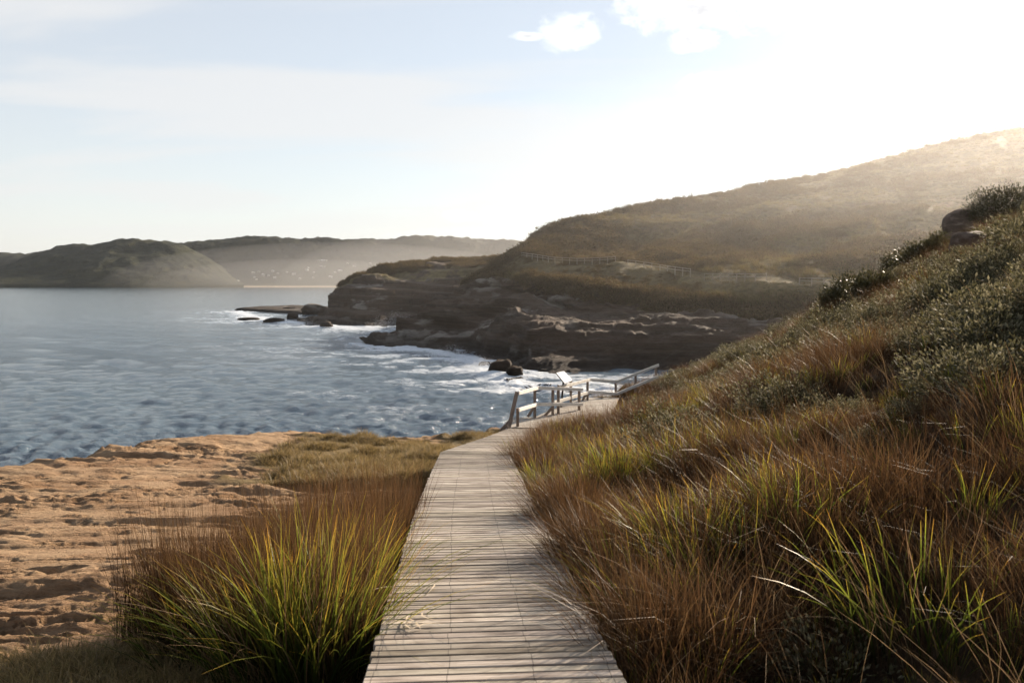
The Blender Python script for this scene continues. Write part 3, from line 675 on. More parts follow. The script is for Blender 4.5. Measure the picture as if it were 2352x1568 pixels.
# landing behind: boards run the other way
lb = []
def add_board(p, q, w=.068, th_=.032):
    p, q = Vector(p), Vector(q); lb.append(beam_mesh('b', p, q, w, th_, origin=wloc, bevel=0))
zl = E-4.535
for i in range(100):
    y_ = 24.5+i*.0745
    x0 = -.03 if y_ < 26.6 else np.interp(y_, [26.6, 28.8, 32.0], [.75, 1.55, 2.9]); x1 = np.interp(y_, [24.4, 27, 32], [1.35, 3.4, 4.35])
    zz_ = E - 4.515 - .02*(y_-24.5)
    if x1-x0 > .2: add_board((x0, y_, zz_), (x1, y_, zz_))
def join(name, meshes, mat, parent):
    bm = bmesh.new()
    for me in meshes: bm.from_mesh(me); bpy.data.meshes.remove(me)
    me = bpy.data.meshes.new(name); bm.to_mesh(me); bm.free(); return link(name, me, mat, parent)
ld = join('landing_planks', lb, DECK, walk); ld['kind'] = 'stuff'
# bearers, fascia, stumps
for side in (-1, 1):
    for (ya, yb) in ((1.2, 5.0), (5.0, 8.8), (8.8, 12.58), (12.62, 18.4), (18.4, 24.3)):
        off = side*(DW/2-.06)
        p = Vector((float(deckX(ya))+off, ya, E-float(deckH(ya))-.032-.085)); q = Vector((float(deckX(yb))+off, yb-.01, E-float(deckH(yb))-.032-.085))
        link('bearer', beam_mesh('bearer', p, q, .05, .15, origin=wloc), DARKW, walk)
sm = bev_box('stump', .1, .1, .9, .006); sm.materials.append(DARKW)
for y_ in np.arange(2.2, 24, 2.4):
    for side in (-1, 1):
        o = link('stump', sm, None, walk); o.location = Vector((float(deckX(y_))+side*(DW/2-.13), y_, E-float(deckH(y_))-.035-.47)) - wloc
for (x_, y_) in [(.2, 26.2), (1.3, 26.4), (2.6, 26.2), (1.7, 28.8), (3.0, 29.5), (3.6, 31.6), (2.9, 31.4)]:
    me = bev_box('stump', .12, .12, 2.4, .006); o = link('stump', me, DARKW, walk); o.location = Vector((x_, y_, E-4.6-1.22)) - wloc
for (p, q) in [((-.03, 24.5), (.72, 26.6)), ((.75, 26.66), (2.9, 32.0))]:
    link('bearer', beam_mesh('bearer', (p[0]+.08, p[1], E-4.70), (q[0]+.08, q[1], E-4.73), .05, .16, origin=wloc), DARKW, walk)

# ------------------------------------------------------------------ balustrade round the landing
def W3(px, py, Y): return Vector(P(px, py, Y).tolist())
bal = empty('balustrade', (W3(1188, 974, 24.6)), 'sunlit two-rail timber balustrade bending round the near side of the landing', 'railing'); bo = Vector(bal.location)
A0, A1, A2 = W3(1191.5, 902.5, 24.5), W3(1235.5, 890.5, 26.5), W3(1338.5, 894.5, 28.4)
B0, B1, B2 = W3(1191.5, 941, 24.5), W3(1235.5, 928, 26.5), W3(1338.5, 928, 28.4)
for a, b in ((A0, A1), (A1, A2), (B0, B1), (B1, B2)):
    link('rail', beam_mesh('rail', a, b, .045, .115, origin=bo), RAILW, bal)
def post(par, org, px, ybot, Y, ztop, w=.095, dy=.075):
    b = W3(px, ybot, Y); me = bev_box('post', w, w, ztop-b.z+.25, .008); o = link('post', me, POSTW, par); o.location = Vector((b.x, b.y+dy, (ztop+b.z-.25)/2)) - org; return o
def brace(par, org, p, q, w=.09, d=.09):
    return link('brace', beam_mesh('brace', p, q, w, d, up=Vector((0, 1, 0)), origin=org, bevel=.008), POSTW, par)
brace(bal, bo, W3(1187.5, 899, 24.55), W3(1168, 985, 24.35), .12, .10)
brace(bal, bo, W3(1176, 962, 24.5), W3(1150, 990, 24.45), .12, .10)
post(bal, bo, 1189, 977, 24.6, B0.z+.03, .09)
post(bal, bo, 1228.5, 957, 26.5, A1.z-.03); brace(bal, bo, W3(1226, 935, 26.55), W3(1212, 957, 26.5))
post(bal, bo, 1269.7, 957, 27.1, A1.z-.05); brace(bal, bo, W3(1268, 936, 27.15), W3(1249, 957, 27.1))
post(bal, bo, 1282.5, 956, 27.4, A1.z-.06)
post(bal, bo, 1330.4, 957, 28.3, A2.z-.02)

ba2 = empty('balustrade', W3(1349.6, 927, 31), 'farther timber balustrade behind the landing, lit end climbing into the grass', 'railing'); b2 = Vector(ba2.location)
C0, C1, C2, C25, C3 = W3(1281, 890.5, 28.4), W3(1355.3, 871.6, 31.2), W3(1416, 876.5, 32.7), W3(1455, 861, 33.4), W3(1513, 838.3, 34.3)
D0, D1, D2, D3 = W3(1273, 924, 28.4), W3(1355.3, 900, 31.2), W3(1416, 904.5, 32.7), W3(1512, 864.5, 34.3)
for a, b in ((C0, C1), (C1, C2), (C2, C25), (C25, C3), (D0, D1), (D1, D2), (D2, D3)):
    link('rail', beam_mesh('rail', a, b, .045, .115, origin=b2), RAILW, ba2)
for px, yb, Y, zt in [(1311, 942, 29.6, C0.z+.15), (1349.6, 927, 31.1, C1.z-.05), (1414.4, 925, 32.75, C2.z-.02), (1460, 900, 33.5, C25.z-.03), (1507, 880, 34.3, C3.z-.02)]:
    post(ba2, b2, px, yb, Y, zt, .09)
brace(ba2, b2, W3(1348, 900, 31.2), W3(1335, 925, 31.15))

# tilted information panel
sg = empty('information_sign', W3(1287, 950, 29.0), 'blank white tilted information panel glaring in the sun above the railing', 'sign'); so = Vector(sg.location)
m, t = material('sign_white'); t.l.new(principled(t, (.85, .84, .82), .28, .5), t.out.inputs[0]); SW = m
m, t = material('dark_steel'); t.l.new(principled(t, (.06, .055, .05), .5, .5, None, .6), t.out.inputs[0]); ST = m
sc_ = W3(1296, 866, 29.1); sn_ = Vector((.50, -.12, .86)).normalized(); eye = Vector((0, 0, E)); q = []
for px, py in ((1277.8, 856.4), (1295, 852.5), (1314, 873.6), (1296.7, 879.8)):
    d_ = W3(px, py, 1.0)-eye; q.append(eye + d_*((sc_-eye).dot(sn_)/d_.dot(sn_)))
cen = sum(q, Vector())/4; ex = (q[1]-q[0]); ey = (q[3]-q[0]); nn = ex.cross(ey).normalized(); nn = nn if nn.z > 0 else -nn
def plate(name, k0, off, th_, mat):
    bm = bmesh.new(); base = [cen+(p-cen)*k0 for p in q]
    lo = [bm.verts.new(p+nn*off-so) for p in base]; hi = [bm.verts.new(p+nn*(off+th_)-so) for p in base]
    bm.faces.new(lo[::-1]); bm.faces.new(hi)
    for i in range(4): bm.faces.new((lo[i], lo[(i+1) % 4], hi[(i+1) % 4], hi[i]))
    bmesh.ops.recalc_face_normals(bm, faces=bm.faces[:])
    me = bpy.data.meshes.new(name); bm.to_mesh(me); bm.free(); return link(name, me, mat, sg)
plate('panel', 1.0, 0, .012, SW); plate('frame', 1.03, -.03, .028, ST)
link('leg', beam_mesh('leg', cen-nn*.03, Vector((cen.x-.12, cen.y+.02, E-4.75)), .07, .07, up=Vector((0, 1, 0)), origin=so), ST, sg)

# small birds on the rail
m, t = material('dark_feathers'); t.l.new(principled(t, (.012, .012, .016), .5, .4), t.out.inputs[0]); BIRD = m
def bird_mesh():
    prof = [(-.085, .003, .000), (-.055, .008, .004), (-.03, .016, .012), (0, .024, .020), (.025, .024, .028), (.04, .017, .038), (.052, .0165, .046), (.064, .012, .048), (.071, .004, .046), (.082, .001, .045)]
    n = 10; v = []
    for (x_, r_, z_) in prof:
        for k in range(n): a = 2*math.pi*k/n; v.append((x_, r_*math.cos(a), z_+r_*math.sin(a)*.95+.03))
    f = [(i*n+k, i*n+(k+1) % n, (i+1)*n+(k+1) % n, (i+1)*n+k) for i in range(len(prof)-1) for k in range(n)]
    lv, lf = [], []
    for s in (-.009, .009):
        b_ = len(v)+len(lv)
        lv += [(.004+dx_, s+dy_, z_) for z_ in (.0, .032) for dx_, dy_ in ((-.002, -.002), (.002, -.002), (.002, .002), (-.002, .002))]
        lf += [(b_+k, b_+(k+1) % 4, b_+4+(k+1) % 4, b_+4+k) for k in range(4)]
    return mesh_np('bird', np.array(v+lv), np.array(f+lf))
bme = bird_mesh(); bme.materials.append(BIRD)
bl = ['first small dark bird from the left, on the sunlit sloping top rail', 'second small dark bird on the sloping rail, close to the bend', 'small dark bird perched just past the bend of the top rail', 'third bird after the rail bend, left one of the close pair', 'small dark bird, right one of the close pair on the level rail', 'small dark bird next right of the close pair on the level rail', 'lone small dark bird on the rail under the white sign']
for i, zx in enumerate([460, 535, 725, 830, 880, 940, 1110]):
    px = 1157.6+.1113*zx
    if px < 1235.5: f_ = (px-1191.5)/44; p = A0.lerp(A1, f_)
    else: f_ = (px-1235.5)/103; p = A1.lerp(A2, f_)
    o = link('bird', bme, loc=p+Vector((0, 0, .058))); o.rotation_euler.z = random.uniform(-1.2, 1.2)+(math.pi if random.random() < .4 else 0); o.scale = (1.05,)*3
    setp(o, bl[i], 'bird', 'birds perched on the rail')

# ------------------------------------------------------------------ fence along the far path
m, t = material('pale_fence_timber'); t.l.new(principled(t, (.40, .34, .275), .8, .2), t.out.inputs[0]); FEN = m
fpm = bev_box('post', .10, .10, 1.9, 0); fpm.materials.append(FEN)
path = np.array([(1196, 590, 172), (1260, 603, 164), (1340, 609, 158), (1420, 607, 152), (1500, 622, 146), (1600, 638, 137), (1700, 643, 128), (1770, 645, 124), (1900, 653, 118), (2010, 663, 114)])
for (x0, x1, lab) in [(1198, 1428, 'pale post-and-rail fence at the seaward end of the hillside path'), (1442, 1602, 'pale fence stepping down the middle of the hillside path'), (1618, 1772, 'short level pale fence left of the gap in the hillside path'), (1836, 2012, 'pale hillside fence running behind the near bushes')]:
    pts_ = []; px = x0
    while px < x1:
        Yp = np.interp(px, path[:, 0], path[:, 2]); p = P(px, np.interp(px, path[:, 0], path[:, 1]), Yp)
        p2 = P(px+2, np.interp(px+2, path[:, 0], path[:, 1]), np.interp(px+2, path[:, 0], path[:, 2])); stp = np.linalg.norm(p2-p)/2
        pts_.append(Vector((p[0], p[1], hill_z(p[0], p[1])))); px += 1.9/stp
    zs_ = np.array([p.z for p in pts_]); kk_ = np.ones(9)/9; zs_ = np.convolve(np.pad(zs_, 4, mode='edge'), kk_, 'valid')
    for p, z_ in zip(pts_, zs_): p.z = float(z_)
    fe = empty('path_fence', pts_[0], lab, 'fence', 'fences along the hillside path')
    for i, p in enumerate(pts_):
        o = link('post', fpm, None, fe); o.location = p+Vector((0, 0, .25))-pts_[0]
        if i:
            for hz in (.68, 1.12): link('rail', beam_mesh('rail', pts_[i-1]+Vector((0, -.08, hz)), p+Vector((0, -.08, hz)), .05, .10, origin=pts_[0], bevel=0), FEN, fe)

# ------------------------------------------------------------------ plants
def leaf_mat(name, stops, transl=.4, rough=.45, spec=.35, vary=.5):
    m, t = material(name); uv = t.node('ShaderNodeUVMap'); sx = t.node('ShaderNodeSeparateXYZ'); t.put(sx.inputs[0], uv.outputs[0])
    oi = t.node('ShaderNodeObjectInfo')
    rnd = t.math('FRACT', t.math('ADD', sx.outputs[0], oi.outputs['Random']))
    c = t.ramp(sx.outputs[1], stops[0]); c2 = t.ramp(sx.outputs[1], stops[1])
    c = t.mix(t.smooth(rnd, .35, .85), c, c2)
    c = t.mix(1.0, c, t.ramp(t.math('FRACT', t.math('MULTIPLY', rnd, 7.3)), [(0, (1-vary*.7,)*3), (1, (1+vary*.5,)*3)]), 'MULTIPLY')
    p_ = t.node('ShaderNodeBsdfPrincipled'); t.put(p_.inputs['Base Color'], c); p_.inputs['Roughness'].default_value = rough; p_.inputs['Specular IOR Level'].default_value = spec
    tr = t.node('ShaderNodeBsdfTranslucent'); t.put(tr.inputs[0], c); mx = t.node('ShaderNodeMixShader'); mx.inputs[0].default_value = transl
    t.l.new(p_.outputs[0], mx.inputs[1]); t.l.new(tr.outputs[0], mx.inputs[2]); t.l.new(mx.outputs[0], t.out.inputs[0]); return m
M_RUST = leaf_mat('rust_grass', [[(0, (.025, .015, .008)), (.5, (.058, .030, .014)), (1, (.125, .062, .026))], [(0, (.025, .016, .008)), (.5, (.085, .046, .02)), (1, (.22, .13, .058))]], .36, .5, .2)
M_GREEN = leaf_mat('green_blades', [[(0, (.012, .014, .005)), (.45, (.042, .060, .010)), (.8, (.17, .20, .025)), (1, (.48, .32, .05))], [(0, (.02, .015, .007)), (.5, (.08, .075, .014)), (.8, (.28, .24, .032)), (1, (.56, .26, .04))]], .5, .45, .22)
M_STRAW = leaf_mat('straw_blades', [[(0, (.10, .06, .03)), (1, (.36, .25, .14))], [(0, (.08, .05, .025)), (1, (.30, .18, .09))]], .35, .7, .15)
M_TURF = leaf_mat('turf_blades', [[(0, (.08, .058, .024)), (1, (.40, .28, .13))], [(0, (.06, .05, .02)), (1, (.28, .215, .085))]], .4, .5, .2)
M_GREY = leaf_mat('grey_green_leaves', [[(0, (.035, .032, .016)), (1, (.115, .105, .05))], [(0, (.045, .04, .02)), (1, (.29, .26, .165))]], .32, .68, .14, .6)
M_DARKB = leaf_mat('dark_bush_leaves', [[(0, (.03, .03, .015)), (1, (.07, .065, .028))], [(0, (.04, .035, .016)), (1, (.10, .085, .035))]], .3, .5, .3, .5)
M_SCRUB = leaf_mat('hill_scrub', [[(0, (.06, .042, .022)), (1, (.15, .10, .05))], [(0, (.055, .045, .02)), (1, (.14, .11, .045))]], .35, .85, .06, .6)
M_HGRASS = leaf_mat('hill_grass', [[(0, (.09, .065, .03)), (1, (.24, .17, .08))], [(0, (.08, .07, .028)), (1, (.20, .175, .065))]], .4, .85, .06, .5)
m, t = material('twig_bark'); t.l.new(principled(t, (.07, .05, .035), .9, .1), t.out.inputs[0]); TWIG = m

def blades(n, rad, h, lean, spread, width, seg=4, wind=0.0, seed=0, droop=.35, cone=True):
    """n grass blades: base in a disc, leaning outward plus downwind (+X)"""
    g = np.random.default_rng(seed)
    a = g.uniform(0, 2*np.pi, n); rr = rad*np.sqrt(g.uniform(0, 1, n)); bx, by = rr*np.cos(a), rr*np.sin(a)
    hh = g.uniform(h[0], h[1], n); la = np.abs(g.normal(lean, spread, n))
    da = a + g.normal(0, .7, n) if cone else g.uniform(0, 2*np.pi, n)
    lx, ly = la*np.cos(da)+wind+g.normal(0, .08, n), la*np.sin(da)
    dr = g.uniform(.3, 1.3, n)*droop; w = width*g.uniform(.7, 1.2, n); fa = g.uniform(0, np.pi, n)
    V, U = [], []
    rnd = g.uniform(0, 1, n)
    for s in np.linspace(0, 1, seg+1):
        ox = bx + hh*lx*(s**1.4)*(1+dr*s); oy = by + hh*ly*(s**1.4)*(1+dr*s)
        L = np.sqrt(lx**2+ly**2); oz = hh*(s - .28*L*s**2 - dr*.35*L*s**3*1.6)
        ww = w*(1-s)**.55*(.75+.5*min(s*3, .5)) if s < 1 else w*.06
        cx, cy = np.cos(fa+.5*s)*ww/2, np.sin(fa+.5*s)*ww/2
        V.append(np.stack([np.stack([ox-cx, oy-cy, oz], -1), np.stack([ox+cx, oy+cy, oz], -1)], 1)); U.append(np.stack([rnd, np.full(n, s)], -1))
    V = np.array(V); nv = seg+1
    v = V.transpose(1, 0, 2, 3).reshape(-1, 3); u = np.repeat(np.array(U).transpose(1, 0, 2).reshape(-1, 2), 2, axis=0)
    b = (np.arange(n)*nv*2)[:, None]+(np.arange(seg)*2)[None]; b = b.reshape(-1)
    return v, np.stack([b, b+1, b+3, b+2], -1), u
def merge(parts):
    V, Fc, U = [], [], []; o = 0
    for v, f, u in parts: V.append(v); Fc.append(f+o); U.append(u); o += len(v)
    return np.concatenate(V), np.concatenate(Fc), np.concatenate(U)
def leaves(pts, nrm, size, seed, asp=.42):
    g = np.random.default_rng(seed); n = len(pts)
    d = nrm + g.normal(0, .55, (n, 3)); d /= np.linalg.norm(d, axis=1, keepdims=True)
    r_ = np.cross(d, g.normal(0, 1, (n, 3))); r_ /= np.linalg.norm(r_, axis=1, keepdims=True)+1e-9
    L = size*g.uniform(.6, 1.3, n)[:, None]; Wd = L*asp
    v = np.stack([pts, pts+d*L*.5+r_*Wd*.5, pts+d*L, pts+d*L*.5-r_*Wd*.5], 1).reshape(-1, 3)
    rnd = np.repeat(g.uniform(0, 1, n), 4); s = np.tile([.3, .7, 1, .7], n)
    f = np.arange(n*4).reshape(-1, 4); return v, f, np.stack([rnd, s], -1)
def shrub_data(rx, ry, rz, ntw, nlf, size, seed, bumps=.35):
    """twigs ending in rosettes of leaves spread through a lumpy dome"""
    g = np.random.default_rng(seed)
    d = g.normal(0, 1, (ntw, 3)); d[:, 2] = np.abs(d[:, 2])*.9+.05; d /= np.linalg.norm(d, axis=1, keepdims=True)
    lump = 1+bumps*fbm(d[:, 0]*2.2+seed, d[:, 1]*2.2, d[:, 2]*2.2, oct=3, seed=seed)
    rr = g.uniform(.35, 1, ntw)**.45*lump
    tip = d*rr[:, None]*[rx, ry, rz]
    tw = np.repeat(tip, nlf, 0) + g.normal(0, size*.8, (ntw*nlf, 3)); nr = np.repeat(d+[0, 0, .35], nlf, 0)
    return leaves(tw, nr, size, seed+1), tip
def stems_mesh(tips, k, rad, seed):
    g = np.random.default_rng(seed); idx = g.choice(len(tips), min(k, len(tips)), replace=False); V, Fc = [], []
    for i in idx:
        p1 = tips[i]*.93; p0 = np.array([p1[0]*.12, p1[1]*.12, -.08]); mid = (p0+p1)/2+np.array([0, 0, -.1*abs(p1[2])]); o = sum(len(x_) for x_ in V)
        for p_, r_ in ((p0, rad), (mid, rad*.7), (p1, rad*.25)): V.append(np.array([p_+[r_, 0, 0], p_+[-r_*.5, r_*.87, 0], p_+[-r_*.5, -r_*.87, 0]]))
        for s in range(2):
            for k2 in range(3): Fc.append((o+s*3+k2, o+s*3+(k2+1) % 3, o+s*3+3+(k2+1) % 3, o+s*3+3+k2))
    return mesh_np('stems', np.concatenate(V), np.array(Fc))

def scatter(name, pts, rot, scl, protos, label=None):
    """one object of stuff: geometry nodes put a prototype mesh on every point"""
    me = bpy.data.meshes.new(name); n = len(pts); me.vertices.add(n); me.vertices.foreach_set('co', np.asarray(pts, np.float32).ravel())
    at = me.attributes.new('rot', 'FLOAT_VECTOR', 'POINT'); at.data.foreach_set('vector', np.asarray(rot, np.float32).ravel())
    at = me.attributes.new('scl', 'FLOAT', 'POINT'); at.data.foreach_set('value', np.asarray(scl, np.float32).ravel())
    at = me.attributes.new('pick', 'INT', 'POINT'); at.data.foreach_set('value', rng.integers(0, len(protos), n).astype(np.int32))
    o = link(name, me); setp(o, label, None, None, 'stuff')
    c = bpy.data.collections.new(name+'_kinds')
    for i, pm in enumerate(protos): c.objects.link(bpy.data.objects.new(name+'_kind', pm))
    ng = bpy.data.node_groups.new(name, 'GeometryNodeTree')
    ng.interface.new_socket('Geometry', in_out='INPUT', socket_type='NodeSocketGeometry'); ng.interface.new_socket('Geometry', in_out='OUTPUT', socket_type='NodeSocketGeometry')
    N_ = ng.nodes.new; gi, go = N_('NodeGroupInput'), N_('NodeGroupOutput'); ip = N_('GeometryNodeInstanceOnPoints'); ci_ = N_('GeometryNodeCollectionInfo')
    ci_.inputs['Collection'].default_value = c; ci_.inputs['Separate Children'].default_value = True; ci_.inputs['Reset Children'].default_value = True
    def na(nm, dt): q_ = N_('GeometryNodeInputNamedAttribute'); q_.data_type = dt; q_.inputs['Name'].default_value = nm; return q_.outputs['Attribute']
    L = ng.links.new
    L(gi.outputs[0], ip.inputs['Points']); L(ci_.outputs[0], ip.inputs['Instance']); ip.inputs['Pick Instance'].default_value = True
    L(na('pick', 'INT'), ip.inputs['Instance Index']); L(na('rot', 'FLOAT_VECTOR'), ip.inputs['Rotation']); L(na('scl', 'FLOAT'), ip.inputs['Scale']); L(ip.outputs[0], go.inputs[0])
    md = o.modifiers.new('scatter', 'NODES'); md.node_group = ng; return o
def proto(v, f, u, mat): me = mesh_np('kind', v, f, True, u); me.materials.append(mat); return me
def rots(n, wind_dir, sp, tilt=.12): return np.stack([rng.normal(0, tilt, n), rng.normal(0, tilt, n), wind_dir+rng.normal(0, sp, n)], -1)

WIND = math.radians(165)     # downwind: leftward and a little away
# prototypes
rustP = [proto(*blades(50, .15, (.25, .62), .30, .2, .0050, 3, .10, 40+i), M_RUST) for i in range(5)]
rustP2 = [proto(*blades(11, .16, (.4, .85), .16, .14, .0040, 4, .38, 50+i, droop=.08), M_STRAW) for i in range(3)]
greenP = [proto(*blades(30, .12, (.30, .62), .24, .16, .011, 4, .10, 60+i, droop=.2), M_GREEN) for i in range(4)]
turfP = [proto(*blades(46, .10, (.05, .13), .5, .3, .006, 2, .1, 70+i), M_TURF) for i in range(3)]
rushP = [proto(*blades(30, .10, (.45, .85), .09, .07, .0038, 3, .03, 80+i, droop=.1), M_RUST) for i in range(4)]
shr = [shrub_data(.42, .42, .36, 230, 7, .045, 90+i) for i in range(4)]
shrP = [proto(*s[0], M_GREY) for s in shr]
scr = [shrub_data(.8, .8, .55, 60, 5, .22, 110+i) for i in range(4)]
scrP = [proto(*s[0], M_SCRUB) for s in scr]
tuft = [proto(*blades(40, .45, (.5, 1.0), .35, .2, .05, 2, .2, 120+i), M_HGRASS) for i in range(3)]

# --- the right-hand slope
def polar_points(dens, r0, r1, a0, a1):
    """dens clumps per square metre up to 10 m, thinning as 1/r beyond"""
    da = math.radians(a1-a0); n1 = int(dens*.5*da*(min(r1, 10)**2-min(r0, 10)**2)); n2 = int(dens*10*da*max(0, r1-max(10, r0)))
    rr = np.r_[np.sqrt(rng.uniform(min(r0, 10)**2, min(r1, 10)**2, n1)), rng.uniform(max(10, r0), max(r1, 10), n2)]; aa = np.radians(rng.uniform(a0, a1, len(rr))); return rr*np.sin(aa), rr*np.cos(aa), rr
def slope_mask(X, Y, gap=.06):
    dx = X-deckX(Y); d = edge_dist(X, Y)
    ok = (dx > DW/2+gap) & (d < 3.0)
    ok &= ~inpoly(X, Y, [(-.4, 24.2), (1.35, 24.2), (3.3, 26.9), (4.4, 31.8), (3.3, 33), (2.6, 32), (1.2, 29.5), (-.2, 25.5)])
    return ok
def slope_set(n, r0=1.9, r1=62, a0=-3, a1=46, gap=.03):
    X, Y, R_ = polar_points(n, r0, r1, a0, a1); ok = slope_mask(X, Y, gap); X, Y, R_ = X[ok], Y[ok], R_[ok]
    return X, Y, gz(X, Y), R_
def pat(X, Y, sc_, seed): return fbm(X*sc_, Y*sc_, oct=3, seed=seed)
# where grey-green shrubs rather than grass: the upper part
def shrub_zone(X, Y):
    up = sstep(2.0, 6.0, X-deckX(np.minimum(Y, 24.5)) - .02*Y) * sstep(6, 12, np.hypot(X, Y))
    return up*sstep(-.25, .2, pat(X, Y*.6, .4, 900))
def edge_f(X, Y): return np.clip((X-deckX(Y)-DW/2)/.35, .85, 1)
def hmod(X, Y): return np.clip(.78+.6*pat(X, Y, .6, 905), .38, 1.25)
X, Y, Zg, R_ = slope_set(58); sz = shrub_zone(X, Y); gr = pat(X, Y, .7, 910)
k = (rng.uniform(0, 1, len(X)) > sz*.85) & ((gr < .4) | (rng.uniform(0, 1, len(X)) < .45))
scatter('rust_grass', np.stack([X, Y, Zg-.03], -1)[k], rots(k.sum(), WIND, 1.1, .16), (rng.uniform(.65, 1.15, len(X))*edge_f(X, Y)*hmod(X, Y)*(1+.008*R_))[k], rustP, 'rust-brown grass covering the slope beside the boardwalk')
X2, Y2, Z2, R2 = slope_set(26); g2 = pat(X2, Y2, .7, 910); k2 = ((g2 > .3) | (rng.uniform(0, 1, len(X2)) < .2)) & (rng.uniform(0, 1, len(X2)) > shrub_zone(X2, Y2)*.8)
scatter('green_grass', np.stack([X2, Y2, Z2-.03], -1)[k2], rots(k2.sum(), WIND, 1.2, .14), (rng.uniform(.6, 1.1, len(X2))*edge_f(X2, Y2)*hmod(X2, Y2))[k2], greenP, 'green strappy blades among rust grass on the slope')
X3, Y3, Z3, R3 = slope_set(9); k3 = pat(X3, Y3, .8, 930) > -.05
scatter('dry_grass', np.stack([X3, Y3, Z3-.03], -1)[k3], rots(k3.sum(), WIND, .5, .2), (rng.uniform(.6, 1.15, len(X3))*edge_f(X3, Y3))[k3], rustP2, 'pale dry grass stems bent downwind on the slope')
X4, Y4, Z4, R4 = slope_set(13, 6, 62, 4, 46); k4 = rng.uniform(0, 1, len(X4)) < shrub_zone(X4, Y4)
scatter('shrubbery', np.stack([X4, Y4, Z4+.02], -1)[k4], rots(k4.sum(), 0, 3), (rng.lognormal(-.1, .35, len(X4))*(.62+.006*R4))[k4], shrP, 'low grey-green coastal shrubs matted over the upper slope')

ex_, ey_ = [], []
for yc, n in ((3.8, 60), (4.4, 34), (5.4, 75), (6.8, 60), (8.3, 8), (10.6, 24), (12.2, 24), (14.5, 12), (17, 12)):
    yy_ = rng.normal(yc, .13, n); ex_.append(deckX(yy_)+DW/2+.14+np.abs(rng.normal(0, .16, n))); ey_.append(yy_)
# tall rushes standing between the walk and the landing
yy_ = rng.uniform(18.5, 24.0, 230); ex_.append(deckX(yy_)+DW/2+.05+rng.uniform(0, 1, 230)**1.5*2.4); ey_.append(yy_)
ex_, ey_ = np.concatenate(ex_), np.concatenate(ey_)
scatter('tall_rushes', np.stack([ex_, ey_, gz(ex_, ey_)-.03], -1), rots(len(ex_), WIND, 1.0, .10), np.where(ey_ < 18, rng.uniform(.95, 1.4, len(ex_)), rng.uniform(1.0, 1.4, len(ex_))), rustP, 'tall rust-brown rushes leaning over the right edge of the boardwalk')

# --- left of the deck
def in_poly_points(poly, n):
    a = np.array(poly); X = rng.uniform(a[:, 0].min(), a[:, 0].max(), n); Y = rng.uniform(a[:, 1].min(), a[:, 1].max(), n); ok = inpoly(X, Y, poly) & (X < deckX(Y)-DW/2-.05); return X[ok], Y[ok]
X, Y = in_poly_points(RUSH, 1000); scatter('rushes', np.stack([X, Y, gz(X, Y)-.03], -1), rots(len(X), 0, 3, .08), rng.uniform(.75, 1.35, len(X)), rushP, 'thin red-brown rushes left of the boardwalk')
X, Y = in_poly_points(RUSH, 130); k = fbm(X*1.2, Y*1.2, oct=2, seed=5) > -.1
scatter('rush_greens', np.stack([X, Y, gz(X, Y)-.03], -1)[k], rots(k.sum(), 0, 3, .1), rng.uniform(.55, .95, k.sum()), greenP, 'green blades mixed among the rushes left of the boardwalk')
X, Y = in_poly_points([(x_*1.0-.25*(i_ < 3), y_) for i_, (x_, y_) in enumerate(TURF)], 7500); k = (fbm(X*1.5, Y*1.5, oct=3, seed=14) > -.12) & (polydist(X, Y, TURF) + .7*fbm(X*.9, Y*.9, oct=3, seed=5) > 0)
scatter('turf', np.stack([X, Y, gz(X, Y)-.01], -1)[k], rots(k.sum(), WIND, .8), rng.uniform(.8, 1.9, k.sum()), turfP, 'short olive turf on the rock platform near the cliff edge')
X, Y = in_poly_points(LAWN, 3000); scatter('short_grass', np.stack([X, Y, gz(X, Y)-.01], -1), rots(len(X), WIND, .8), rng.uniform(.7, 1.5, len(X)), turfP, 'short dull grass in the lower left corner')
X = rng.uniform(-3.4, -.9, 260); Y = rng.uniform(7.5, 13.2, 260); k = (X < deckX(Y)-DW/2-.05) & (X > -3.2+.12*(Y-7)) & (fbm(X*1.4, Y, oct=2, seed=9) > -.05)
scatter('sparse_rushes', np.stack([X, Y, gz(X, Y)-.03], -1)[k], rots(k.sum(), 0, 3, .1), rng.uniform(.22, .5, k.sum()), rushP, 'sparse short brown rushes on bare sand beside the boardwalk')
X = np.r_[rng.normal(0, .05, 300), ]; Y = rng.uniform(3.0, 23.5, 300); sd_ = np.where(rng.uniform(0, 1, 300) < .5, -1, 1); X = deckX(Y)+sd_*(DW/2+.1+np.abs(X))
scatter('edge_grass', np.stack([X, Y, gz(X, Y)-.01], -1), rots(300, WIND, .8), rng.uniform(.8, 2.0, 300), turfP, 'yellowish short grass tufts along the boardwalk edges')

# --- scrub on the far hill
iv = rng.uniform(0, 1, 36000); iu = rng.uniform(0, 1, 36000)
lo = np.searchsorted(HV, 4.6); hi = np.searchsorted(HV, 11.6); ri = (lo+iv*(hi-lo-1)).astype(int); ci2 = (iu*(HG.shape[1]-1)).astype(int)
pp_ = HG[ri, ci2]; k = (rockm[ri, ci2] < .55)
gp = pat(pp_[:, 0], pp_[:, 1], .05, 940) + (HV[ri]-8.8)*.22; s_ = np.clip(rng.lognormal(-.2, .45, len(pp_)), .35, 1.7)*np.where((HV[ri] > 7.35) & (HV[ri] < 8.12), .38, 1.0)
pa_ = k & (gp < .1); scatter('hill_scrub', pp_[pa_]-[0, 0, .12], rots(pa_.sum(), 0, 3), s_[pa_], scrP, 'low brown-green scrub covering the far hillside')
pb_ = k & (gp >= -.05); scatter('hill_grass', pp_[pb_]-[0, 0, .1], rots(pb_.sum(), WIND, .8), s_[pb_]*.9, tuft, 'tussocky dry grass on the far hillside')
